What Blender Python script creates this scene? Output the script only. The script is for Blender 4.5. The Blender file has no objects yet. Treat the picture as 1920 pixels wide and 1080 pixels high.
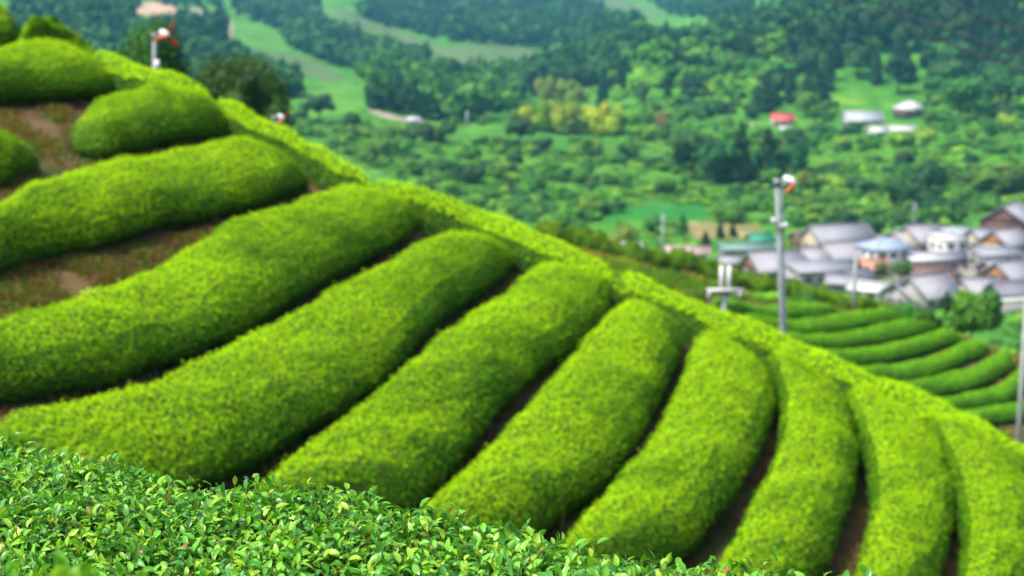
import bpy, math, random
import numpy as np

SEED = 7
rng = np.random.default_rng(SEED)
random.seed(SEED)
S = bpy.context.scene
COL = S.collection

# ------------------------------------------------------------------ camera model
F = 2955.0                      # focal length in pixels of a 1920 px wide frame
TH = math.atan(540.0 / F)       # the camera looks down by this much
CT, ST = math.cos(TH), math.sin(TH)


def ray(u, v):
    """Directions of viewing rays, one metre of camera depth long."""
    u = np.asarray(u, float); v = np.asarray(v, float)
    a = (u - 960.0) / F; b = (540.0 - v) / F
    return np.stack([a, CT + b * ST, -ST + b * CT], -1)


def at_y(u, v, y):
    d = ray(u, v)
    return d * (np.asarray(y, float) / d[..., 1])[..., None]


# ------------------------------------------------------------------ materials
def new_mat(name):
    m = bpy.data.materials.new(name); m.use_nodes = True
    nt = m.node_tree
    for n in list(nt.nodes):
        nt.nodes.remove(n)
    out = nt.nodes.new('ShaderNodeOutputMaterial')
    return m, nt, out


def N(nt, kind, **kw):
    n = nt.nodes.new(kind)
    for k, v in kw.items():
        setattr(n, k, v)
    return n


def principled(nt, col=None, rough=0.7, spec=0.3, metal=0.0):
    p = nt.nodes.new('ShaderNodeBsdfPrincipled')
    if col is not None:
        p.inputs['Base Color'].default_value = (*col, 1)
    p.inputs['Roughness'].default_value = rough
    p.inputs['Specular IOR Level'].default_value = spec
    p.inputs['Metallic'].default_value = metal
    return p


def leaf_mat(name, rough=0.45, spec=0.4, trans=0.25, vary=False, tcol=(1.3, 1.25, 0.5)):
    m, nt, out = new_mat(name)
    at = N(nt, 'ShaderNodeAttribute', attribute_name='col')
    colour = at.outputs['Color']
    if vary:
        oi = N(nt, 'ShaderNodeObjectInfo')
        mr = N(nt, 'ShaderNodeMapRange'); mr.inputs[3].default_value = 0.475; mr.inputs[4].default_value = 0.52
        mv = N(nt, 'ShaderNodeMapRange'); mv.inputs[3].default_value = 0.7; mv.inputs[4].default_value = 1.25
        mul = N(nt, 'ShaderNodeMath', operation='MULTIPLY'); mul.inputs[1].default_value = 7.31
        fr = N(nt, 'ShaderNodeMath', operation='FRACT')
        nt.links.new(oi.outputs['Random'], mr.inputs[0])
        nt.links.new(oi.outputs['Random'], mul.inputs[0]); nt.links.new(mul.outputs[0], fr.inputs[0])
        nt.links.new(fr.outputs[0], mv.inputs[0])
        hs = N(nt, 'ShaderNodeHueSaturation')
        nt.links.new(mr.outputs[0], hs.inputs['Hue']); nt.links.new(mv.outputs[0], hs.inputs['Value'])
        nt.links.new(colour, hs.inputs['Color']); colour = hs.outputs[0]
    p = principled(nt, None, rough, spec)
    nt.links.new(colour, p.inputs['Base Color'])
    if trans > 0:
        tr = N(nt, 'ShaderNodeBsdfTranslucent')
        mm = N(nt, 'ShaderNodeMix', data_type='RGBA', blend_type='MULTIPLY')
        mm.inputs[0].default_value = 1.0
        mm.inputs[7].default_value = (*tcol, 1)
        nt.links.new(colour, mm.inputs[6]); nt.links.new(mm.outputs[2], tr.inputs['Color'])
        mx = N(nt, 'ShaderNodeMixShader'); mx.inputs[0].default_value = trans
        nt.links.new(p.outputs[0], mx.inputs[1]); nt.links.new(tr.outputs[0], mx.inputs[2])
        nt.links.new(mx.outputs[0], out.inputs[0])
    else:
        nt.links.new(p.outputs[0], out.inputs[0])
    return m


def noise_mat(name, stops, scale=1.0, detail=6, rough=0.85, bump=0.0, spec=0.2, coord='Object', scale2=None, mix2=None, stretch=None, metal=0.0, bscale=None):
    """Several colours spread by noise (world-sized), with optional second, larger noise."""
    m, nt, out = new_mat(name)
    tc = N(nt, 'ShaderNodeTexCoord'); vec = tc.outputs[coord]
    if stretch:
        mp = N(nt, 'ShaderNodeMapping'); mp.inputs['Scale'].default_value = stretch
        nt.links.new(vec, mp.inputs[0]); vec = mp.outputs[0]
    nz = N(nt, 'ShaderNodeTexNoise'); nz.inputs['Scale'].default_value = scale; nz.inputs['Detail'].default_value = detail
    nt.links.new(vec, nz.inputs['Vector'])
    cr = N(nt, 'ShaderNodeValToRGB')
    e = cr.color_ramp.elements
    while len(e) < len(stops):
        e.new(0.5)
    for el, (pos, c) in zip(e, stops):
        el.position = pos; el.color = (*c, 1)
    nt.links.new(nz.outputs['Fac'], cr.inputs[0]); colour = cr.outputs[0]
    if scale2:
        n2 = N(nt, 'ShaderNodeTexNoise'); n2.inputs['Scale'].default_value = scale2; n2.inputs['Detail'].default_value = 3
        nt.links.new(vec, n2.inputs['Vector'])
        mr = N(nt, 'ShaderNodeMapRange'); mr.inputs[1].default_value = 0.42; mr.inputs[2].default_value = 0.6
        nt.links.new(n2.outputs['Fac'], mr.inputs[0])
        mx = N(nt, 'ShaderNodeMix', data_type='RGBA')
        mx.inputs[7].default_value = (*mix2, 1)
        nt.links.new(mr.outputs[0], mx.inputs[0]); nt.links.new(colour, mx.inputs[6]); colour = mx.outputs[2]
    p = principled(nt, None, rough, spec, metal)
    nt.links.new(colour, p.inputs['Base Color'])
    if bump:
        bp = N(nt, 'ShaderNodeBump'); bp.inputs['Strength'].default_value = bump
        if bscale:
            nb = N(nt, 'ShaderNodeTexNoise'); nb.inputs['Scale'].default_value = bscale; nb.inputs['Detail'].default_value = 4
            nt.links.new(vec, nb.inputs['Vector']); nt.links.new(nb.outputs['Fac'], bp.inputs['Height'])
        else:
            nt.links.new(nz.outputs['Fac'], bp.inputs['Height'])
        nt.links.new(bp.outputs[0], p.inputs['Normal'])
    nt.links.new(p.outputs[0], out.inputs[0])
    return m


def tile_mat(name, c1, c2, step=0.3, rough=0.55):
    """Roof tiles: fine courses up the slope with weathering."""
    m, nt, out = new_mat(name)
    tc = N(nt, 'ShaderNodeTexCoord')
    wv = N(nt, 'ShaderNodeTexWave', wave_type='BANDS', bands_direction='X')
    wv.inputs['Scale'].default_value = 1.0 / step / 2; wv.inputs['Distortion'].default_value = 0.3
    nz = N(nt, 'ShaderNodeTexNoise'); nz.inputs['Scale'].default_value = 0.7; nz.inputs['Detail'].default_value = 5
    nt.links.new(tc.outputs['Object'], wv.inputs[0]); nt.links.new(tc.outputs['Object'], nz.inputs['Vector'])
    mx = N(nt, 'ShaderNodeMix', data_type='RGBA')
    mx.inputs[6].default_value = (*c1, 1); mx.inputs[7].default_value = (*c2, 1)
    nt.links.new(nz.outputs['Fac'], mx.inputs[0])
    bp = N(nt, 'ShaderNodeBump'); bp.inputs['Strength'].default_value = 0.5; bp.inputs['Distance'].default_value = 0.05
    nt.links.new(wv.outputs['Fac'], bp.inputs['Height'])
    p = principled(nt, None, rough, 0.4)
    nt.links.new(mx.outputs[2], p.inputs['Base Color']); nt.links.new(bp.outputs[0], p.inputs['Normal'])
    nt.links.new(p.outputs[0], out.inputs[0])
    return m


M = {}
M['tea'] = leaf_mat('tea_leaf', 0.6, 0.06, 0.33, tcol=(1.35, 1.25, 0.3))
M['tea_near'] = leaf_mat('glossy_tea_leaf', 0.36, 0.42, 0.30, tcol=(1.3, 1.25, 0.4))
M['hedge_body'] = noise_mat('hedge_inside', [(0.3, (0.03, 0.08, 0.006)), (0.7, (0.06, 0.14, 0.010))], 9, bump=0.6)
M['near_inside'] = noise_mat('near_hedge_inside', [(0.3, (0.010, 0.02, 0.005)), (0.7, (0.03, 0.05, 0.012))], 20, bump=0.6)  # near-black sheet under the leaves; shade of the gaps is put into its colour
M['crown'] = leaf_mat('tree_leaf', 0.6, 0.2, 0.15, vary=True, tcol=(1.2, 1.2, 0.6))
M['forest'] = leaf_mat('forest_leaf', 0.65, 0.15, 0.12, tcol=(1.2, 1.2, 0.6))
M['bark'] = noise_mat('bark', [(0.3, (0.07, 0.05, 0.035)), (0.7, (0.16, 0.12, 0.09))], 3, stretch=(6, 6, 0.6), bump=0.4)
M['soil'] = noise_mat('hill_soil', [(0.25, (0.028, 0.016, 0.007)), (0.42, (0.07, 0.042, 0.018)), (0.55, (0.12, 0.075, 0.035)), (0.72, (0.065, 0.075, 0.014))], 2.2, 8, bump=0.7, scale2=0.9, mix2=(0.04, 0.05, 0.01), bscale=9)
M['valley'] = noise_mat('valley_grass', [(0.3, (0.025, 0.12, 0.010)), (0.48, (0.06, 0.22, 0.010)), (0.62, (0.11, 0.27, 0.014)), (0.78, (0.19, 0.25, 0.035))], 0.02, 8, rough=0.9, scale2=0.11, mix2=(0.035, 0.15, 0.01), bump=0.3, bscale=0.6)
M['far_tea'] = noise_mat('far_tea_rows', [(0.35, (0.06, 0.19, 0.015)), (0.65, (0.09, 0.25, 0.02))], 0.05, 5, rough=0.9, bump=0.4, bscale=0.5)
M['far_tea_grey'] = noise_mat('far_tea_rows_pruned', [(0.35, (0.06, 0.12, 0.03)), (0.65, (0.10, 0.16, 0.05))], 0.03, 5, rough=0.9, bump=0.4, bscale=0.5)
M['bare'] = noise_mat('bare_earth', [(0.35, (0.38, 0.24, 0.15)), (0.65, (0.52, 0.37, 0.24))], 0.06, 6, rough=0.95)
M['dry'] = noise_mat('dry_grass', [(0.3, (0.09, 0.15, 0.02)), (0.5, (0.22, 0.17, 0.07)), (0.65, (0.34, 0.26, 0.13))], 0.12, 6, rough=0.95)
M['meadow'] = noise_mat('lush_meadow', [(0.35, (0.015, 0.14, 0.012)), (0.65, (0.03, 0.20, 0.02))], 0.08, 6, rough=0.9, bump=0.3, bscale=0.8)
M['track'] = noise_mat('track_gravel', [(0.35, (0.20, 0.19, 0.13)), (0.65, (0.32, 0.28, 0.21))], 0.2, 6, rough=0.95)
M['yard'] = noise_mat('village_yard', [(0.35, (0.16, 0.15, 0.13)), (0.65, (0.30, 0.28, 0.25))], 0.15, 6, rough=0.95)
M['steel'] = noise_mat('galvanised_steel', [(0.3, (0.13, 0.165, 0.18)), (0.7, (0.20, 0.24, 0.26))], 5, 4, rough=0.5, spec=0.5)
M['concrete_pole'] = noise_mat('pole_concrete', [(0.3, (0.24, 0.26, 0.27)), (0.7, (0.34, 0.36, 0.37))], 3, 4, rough=0.8)
M['fan_white'] = noise_mat('white_paint', [(0.3, (0.52, 0.54, 0.56)), (0.7, (0.62, 0.63, 0.65))], 4, 3, rough=0.35, spec=0.5)
M['fan_orange'] = noise_mat('orange_blade_paint', [(0.3, (0.62, 0.12, 0.03)), (0.7, (0.72, 0.20, 0.06))], 3, 3, rough=0.4, spec=0.5)
M['fan_orange'].node_tree.nodes
M['insulator'] = noise_mat('insulator_porcelain', [(0.3, (0.50, 0.51, 0.53)), (0.7, (0.58, 0.58, 0.60))], 4, 2, rough=0.3, spec=0.5)
M['cable'] = noise_mat('cable_black', [(0.3, (0.02, 0.02, 0.022)), (0.7, (0.035, 0.035, 0.04))], 4, 2, rough=0.6)
M['window'] = noise_mat('window_glass', [(0.3, (0.03, 0.04, 0.05)), (0.7, (0.07, 0.09, 0.10))], 0.5, 2, rough=0.15, spec=0.6)
M['frame'] = noise_mat('window_frame', [(0.3, (0.35, 0.35, 0.35)), (0.7, (0.45, 0.45, 0.45))], 2, 2, rough=0.5)
M['door'] = noise_mat('door_wood', [(0.3, (0.10, 0.06, 0.035)), (0.7, (0.18, 0.11, 0.06))], 2, 4, stretch=(8, 8, 0.6))


def wall_mat(name, c):
    d = tuple(x * 0.8 for x in c)
    M[name] = noise_mat(name, [(0.3, d), (0.6, c)], 0.6, 6, rough=0.9, spec=0.2)


for nm, c in dict(w_white=(0.55, 0.55, 0.54), w_cream=(0.38, 0.33, 0.24), w_brown=(0.17, 0.10, 0.075), w_darkbrown=(0.12, 0.07, 0.06), w_grey=(0.30, 0.30, 0.31),
                  w_darkgrey=(0.16, 0.17, 0.20), w_orange=(0.30, 0.15, 0.07), w_red=(0.36, 0.09, 0.07), w_stone=(0.28, 0.27, 0.26), w_blue=(0.05, 0.25, 0.55), w_yellow=(0.62, 0.44, 0.14)).items():
    wall_mat(nm, c)
M['r_grey'] = tile_mat('grey_roof_tiles', (0.187, 0.194, 0.223), (0.302, 0.302, 0.338))
M['r_light'] = tile_mat('pale_roof_tiles', (0.234, 0.234, 0.259), (0.315, 0.315, 0.340))
M['r_dark'] = tile_mat('dark_roof_tiles', (0.112, 0.120, 0.152), (0.192, 0.192, 0.240))
M['r_blue'] = tile_mat('blue_roof_tiles', (0.210, 0.277, 0.413), (0.315, 0.375, 0.510))
M['r_brown'] = tile_mat('brown_roof_tiles', (0.12, 0.07, 0.065), (0.2, 0.13, 0.12))
M['r_orange'] = tile_mat('terracotta_roof_tiles', (0.36, 0.17, 0.10), (0.48, 0.25, 0.16))
M['r_red'] = tile_mat('red_roof_sheet', (0.40, 0.06, 0.06), (0.52, 0.12, 0.10), 0.5)
M['r_white'] = tile_mat('white_roof_sheet', (0.40, 0.40, 0.41), (0.52, 0.52, 0.53), 0.5)
M['r_pink'] = tile_mat('faded_pink_roof_sheet', (0.375, 0.270, 0.240), (0.465, 0.352, 0.315), 0.5)
M['r_teal'] = tile_mat('teal_roof_sheet', (0.10, 0.19, 0.165), (0.17, 0.27, 0.24), 0.5)
M['r_green'] = tile_mat('green_net_roof', (0.02, 0.19, 0.11), (0.035, 0.26, 0.16), 0.5)
M['r_sheet'] = tile_mat('grey_roof_sheet', (0.270, 0.300, 0.315), (0.360, 0.390, 0.405), 0.6)


# ------------------------------------------------------------------ mesh helpers
def mesh(name, verts, faces, mats, matidx=None, col=None, smooth=False):
    """verts (n,3); faces a list of (m,k) index arrays."""
    verts = np.asarray(verts, np.float32)
    faces = [np.asarray(f, np.int32) for f in faces if len(f)]
    me = bpy.data.meshes.new(name)
    me.vertices.add(len(verts)); me.vertices.foreach_set('co', verts.ravel())
    loops = np.concatenate([f.ravel() for f in faces])
    totals = np.concatenate([np.full(len(f), f.shape[1], np.int32) for f in faces])
    starts = np.concatenate([[0], np.cumsum(totals)[:-1]]).astype(np.int32)
    me.loops.add(len(loops)); me.loops.foreach_set('vertex_index', loops)
    me.polygons.add(len(totals)); me.polygons.foreach_set('loop_start', starts); me.polygons.foreach_set('loop_total', totals)
    if matidx is not None:
        me.polygons.foreach_set('material_index', np.asarray(matidx, np.int32))
    if smooth is True:
        me.polygons.foreach_set('use_smooth', np.ones(len(totals), bool))
    elif smooth is not False:
        me.polygons.foreach_set('use_smooth', np.asarray(smooth, bool))
    for m in (mats if isinstance(mats, (list, tuple)) else [mats]):
        me.materials.append(m)
    if col is not None:
        a = me.attributes.new('col', 'FLOAT_COLOR', 'POINT')
        c = np.ones((len(verts), 4), np.float32); c[:, :3] = col
        a.data.foreach_set('color', c.ravel())
    me.update(calc_edges=True)
    return me


def link(name, me, parent=None, loc=None):
    o = bpy.data.objects.new(name, me); COL.objects.link(o)
    if parent is not None:
        o.parent = parent
    if loc is not None:
        o.location = loc
    return o


def tag(o, label=None, cat=None, group=None, kind=None):
    if label: o['label'] = label
    if cat: o['category'] = cat
    if group: o['group'] = group
    if kind: o['kind'] = kind
    return o


def empty(name, loc, rz=0.0):
    o = bpy.data.objects.new(name, None); COL.objects.link(o)
    o.location = loc; o.rotation_euler = (0, 0, rz); o.empty_display_size = 0.2
    return o


def copy_thing(root, loc, rz=0.0, scale=1.0, label=None, group=None):
    r = root.copy(); COL.objects.link(r); r.location = loc; r.rotation_euler = (0, 0, rz)
    r.scale = (scale,) * 3 if not hasattr(scale, '__len__') else scale
    if label: r['label'] = label
    if group: r['group'] = group
    for ch in list(root.children):
        c = ch.copy(); COL.objects.link(c); c.parent = r
        for g in list(ch.children):
            d = g.copy(); COL.objects.link(d); d.parent = c
    return r


class MB:
    """Collects simple solids into one mesh."""
    def __init__(s):
        s.v = []; s.f3 = []; s.f4 = []; s.n = 0

    def add(s, v, f):
        v = np.asarray(v, float)
        for q in f:
            (s.f3 if len(q) == 3 else s.f4).append([i + s.n for i in q])
        s.v.append(v); s.n += len(v)

    def box(s, c, d, rz=0.0, taper=1.0):
        x, y, z = np.array(d) / 2
        v = np.array([[-x, -y, -z], [x, -y, -z], [x, y, -z], [-x, y, -z], [-x * taper, -y * taper, z], [x * taper, -y * taper, z], [x * taper, y * taper, z], [-x * taper, y * taper, z]])
        ca, sa = math.cos(rz), math.sin(rz)
        v = v @ np.array([[ca, sa, 0], [-sa, ca, 0], [0, 0, 1]]) + np.array(c)
        s.add(v, [(0, 3, 2, 1), (4, 5, 6, 7), (0, 1, 5, 4), (1, 2, 6, 5), (2, 3, 7, 6), (3, 0, 4, 7)])

    def tube(s, pts, rad, k=8, cap=True):
        pts = np.asarray(pts, float); n = len(pts)
        rad = np.broadcast_to(np.asarray(rad, float), (n,))
        t = np.gradient(pts, axis=0); t /= np.linalg.norm(t, axis=1)[:, None]
        ref = np.array([0, 0, 1.0]) if abs(t[0, 2]) < 0.9 else np.array([1.0, 0, 0])
        a = np.cross(t, ref); a /= np.linalg.norm(a, axis=1)[:, None]; b = np.cross(t, a)
        ph = np.arange(k) / k * 2 * math.pi
        v = pts[:, None] + rad[:, None, None] * (a[:, None] * np.cos(ph)[None, :, None] + b[:, None] * np.sin(ph)[None, :, None])
        f = [(i * k + j, i * k + (j + 1) % k, (i + 1) * k + (j + 1) % k, (i + 1) * k + j) for i in range(n - 1) for j in range(k)]
        v = v.reshape(-1, 3)
        if cap:
            v = np.vstack([v, pts[:1], pts[-1:]])
            f += [(n * k, (j + 1) % k, j) for j in range(k)] + [(n * k + 1, (n - 1) * k + j, (n - 1) * k + (j + 1) % k) for j in range(k)]
        s.add(v, f)

    def mesh(s, name, mat, smooth=False):
        v = np.concatenate(s.v)
        return mesh(name, v, [np.array(s.f3, np.int32).reshape(-1, 3), np.array(s.f4, np.int32).reshape(-1, 4)], mat, smooth=smooth)

    def build(s, name, mat, parent=None, smooth=False):
        return link(name, s.mesh(name, mat, smooth), parent)


def unit(a):
    return a / np.maximum(np.linalg.norm(a, axis=-1, keepdims=True), 1e-9)


def frames(nrm, rg, tilt):
    """Random frames (x along the leaf, z its face) about jittered normals."""
    n = len(nrm)
    z = unit(nrm + tilt * rg.normal(size=(n, 3)))
    r = rg.normal(size=(n, 3)); x = unit(np.cross(r, z)); y = np.cross(z, x)
    return np.stack([x, y, z], -1)      # columns


RHOMB_V = np.array([[-0.5, 0, 0], [0.05, -0.28, 0.06], [0.5, 0, 0], [0.05, 0.28, 0.06]])
RHOMB_F = np.array([[0, 1, 2, 3]])


def inst(tv, tf, R, T, Sc):
    """Template (k,3)/(m,q) repeated at n places -> verts, faces."""
    n = len(T); k = len(tv)
    Sc = np.asarray(Sc, float)
    v = np.einsum('nij,kj->nki', R, tv) * (Sc[:, None, None] if Sc.ndim == 1 else Sc[:, None, :]) + T[:, None, :]
    f = tf[None] + (np.arange(n) * k)[:, None, None]
    return v.reshape(-1, 3), f.reshape(-1, tf.shape[1])


# smooth noise in numpy (sum of random sines) for geometry
class Wob:
    def __init__(s, seed, scale, n=10, dim=2):
        r = np.random.default_rng(seed)
        s.k = r.normal(size=(n, dim)) / scale * 2.2; s.p = r.uniform(0, 6.28, n); s.a = 1 / math.sqrt(n / 2)

    def __call__(s, *xyz):
        q = np.stack(np.broadcast_arrays(*xyz), -1)
        return (np.sin(q @ s.k.T + s.p)).sum(-1) * s.a


# ------------------------------------------------------------------ near hillside
PA, PB, PC = 0.0311, -9.86e-6, 3.49e-5
Nc = np.array([PB * F, -PC * F, PA + 960 * PB + 540 * PC])
NW = np.array([Nc[0], Nc[1] * ST + Nc[2] * CT, Nc[1] * CT - Nc[2] * ST])


def crest(x, y):
    """The slope that the hedge tops of the hillside follow."""
    return (1 - NW[0] * x - NW[1] * y) / NW[2]


def on_hill(u, v, down=0.0):
    d = ray(u, v)
    t = (1 - NW[2] * down) / (d @ NW)
    return d * t[..., None]


RIDGE = [(180, 100), (235, 128), (300, 150), (400, 190), (440, 215), (540, 250), (640, 308), (730, 350), (850, 385), (960, 430), (1060, 478), (1150, 512), (1260, 560), (1380, 615), (1480, 654), (1600, 702), (1740, 762), (1850, 812), (1950, 862), (2050, 915)]
rp = on_hill(*np.array(RIDGE, float).T, 0.1)
rx, ry = rp[:, 0], rp[:, 1]
o_ = np.argsort(rx)
RX = np.concatenate([[-30, -14], rx[o_], [20, 40]]); RY = np.concatenate([[36, 34], ry[o_], [19, 12]])


def tps_fit(P, Z, lam=0.05):
    P = np.asarray(P, float); n = len(P)
    d = np.linalg.norm(P[:, None] - P[None], axis=-1)
    K = np.where(d > 0, d ** 2 * np.log(np.maximum(d, 1e-9)), 0) + lam * np.eye(n) * 50
    Q = np.c_[np.ones(n), P]
    A = np.block([[K, Q], [Q.T, np.zeros((3, 3))]])
    w = np.linalg.solve(A, np.r_[Z, 0, 0, 0])

    def f(x, y):
        x, y = np.broadcast_arrays(np.asarray(x, float), np.asarray(y, float))
        q = np.stack([x, y], -1).reshape(-1, 2); out = np.empty(len(q))
        for i in range(0, len(q), 20000):
            c = q[i:i + 20000]
            dd = np.linalg.norm(c[:, None] - P[None], axis=-1)
            out[i:i + 20000] = np.where(dd > 0, dd ** 2 * np.log(np.maximum(dd, 1e-9)), 0) @ w[:n] + np.c_[np.ones(len(c)), c] @ w[n:]
        return out.reshape(x.shape)
    return f


def field_z(y):
    return -18.4 + (y - 68) * 0.233


ctl = []
def on_field(u, v, down):
    """Meets the sloping sheet of the lower tea field, lowered by down."""
    d = ray(u, v)
    t = (-18.4 - 0.233 * 68 - down) / (d[..., 2] - 0.233 * d[..., 1])
    return d * t[..., None]


for q in [(1400, 595), (1480, 582), (1560, 580), (1500, 620), (1600, 605), (1690, 598), (1550, 650), (1650, 632), (1750, 622), (1640, 680), (1740, 660), (1820, 645), (1700, 725), (1800, 700), (1880, 680), (1780, 770), (1850, 745), (1910, 715)]:
    ctl.append(tuple(on_field(*map(float, q), 0.65)))
for q in [(1821, 650, 83), (1740, 626, 83.5), (1660, 610, 84), (1600, 594, 84), (1890, 700, 82), (1950, 735, 80), (1980, 690, 88), (1900, 670, 90)]:
    ctl.append(tuple(at_y(*map(float, q))))
for (u, v, y) in [(1000, 450, 92), (1100, 478, 92), (1200, 503, 92), (1330, 522, 92), (1400, 548, 90), (1500, 572, 88), (1600, 590, 87), (1700, 612, 87), (1800, 655, 87), (1900, 690, 86),
                  (1210, 560, 72), (1300, 590, 74), (1400, 600, 78), (1340, 560, 82), (1230, 530, 82), (1150, 540, 70)]:
    p = at_y(u, v, y); ctl.append(tuple(p))
ctl += [(x, 112, -29) for x in (-20, -5, 10, 25, 40)] + [(x, 136, -50) for x in (-25, -5, 10, 25, 45)]
ctl += [(-20, 60, -15), (-10, 60, -14), (0, 60, -14), (-22, 88, -22), (-8, 90, -19), (5, 40, -14), (15, 42, -17), (25, 42, -19.5), (32, 60, -20), (38, 82, -21), (-10, 46, -11), (-22, 46, -11), (30, 25, -17), (40, 40, -21), (45, 100, -30)]
ctl = np.array(ctl)
G2 = tps_fit(ctl[:, :2], ctl[:, 2])
w_soil = Wob(3, 1.2); w_soil2 = Wob(4, 0.35)


def sp(x, k=0.5):
    return np.logaddexp(0, x / k) * k


def smax(a, b, k=0.4):
    return np.logaddexp(a / k, b / k) * k


FN = np.array([0.520, 0.854])      # across the foreground hedge, pointing downhill


def ground(x, y):
    x, y = np.broadcast_arrays(np.asarray(x, float), np.asarray(y, float))
    s = y - np.interp(x, RX, RY)
    z = crest(x, y) - 0.80 - 0.8 * sp(s - 1.0)
    z = np.where(s > 0, smax(z, G2(x, y)), z)
    q = x * FN[0] + y * FN[1]
    sh = -2.15 - 1.3 * sp(q - 3.7, 0.15) - 0.12 * np.clip(x, 0, 30) + 0.3 * np.clip(-x, 0, 8) * 0
    z = np.where(y < 20, smax(z, sh, 0.25), z)
    return z + 0.03 * w_soil(x, y) + 0.012 * w_soil2(x, y)


gx = np.unique(np.r_[np.arange(-28, -12, 0.6), np.arange(-12, 14, 0.14), np.arange(14, 48, 0.6)])
gy = np.unique(np.r_[np.arange(-4, 12, 0.35), np.arange(12, 36, 0.14), np.arange(36, 138, 0.8)])
X, Y = np.meshgrid(gx, gy, indexing='ij')
nx, ny = X.shape
idx = np.arange(nx * ny).reshape(nx, ny)
quads = np.stack([idx[:-1, :-1], idx[1:, :-1], idx[1:, 1:], idx[:-1, 1:]], -1).reshape(-1, 4)
hill_o = link('hillside_ground', mesh('hillside_ground', np.stack([X, Y, ground(X, Y)], -1).reshape(-1, 3), [quads], M['soil'], smooth=True))
tag(hill_o, kind='structure')


# ------------------------------------------------------------------ tea hedges
def resample(P, n, smooth=3):
    P = np.asarray(P, float)
    d = np.r_[0, np.cumsum(np.linalg.norm(np.diff(P, axis=0), axis=1))]
    t = np.linspace(0, d[-1], n)
    Q = np.stack([np.interp(t, d, P[:, k]) for k in range(P.shape[1])], -1)
    for _ in range(smooth):
        Q[1:-1] = 0.25 * Q[:-2] + 0.5 * Q[1:-1] + 0.25 * Q[2:]
    return Q


PROF = np.array([[0.0, 0.02], [-0.03, 0.30], [0.0, 0.57], [0.06, 0.73], [0.19, 0.815], [0.37, 0.845], [0.57, 0.84], [0.75, 0.795], [0.89, 0.70], [0.985, 0.53], [1.01, 0.35], [0.96, 0.20], [0.84, 0.04]])
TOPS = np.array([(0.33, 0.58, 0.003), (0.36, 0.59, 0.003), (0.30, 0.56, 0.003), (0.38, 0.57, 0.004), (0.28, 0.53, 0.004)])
SIDES = np.array([(0.09, 0.25, 0.003), (0.11, 0.28, 0.003), (0.06, 0.20, 0.004), (0.14, 0.30, 0.003), (0.05, 0.18, 0.010)])


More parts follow.
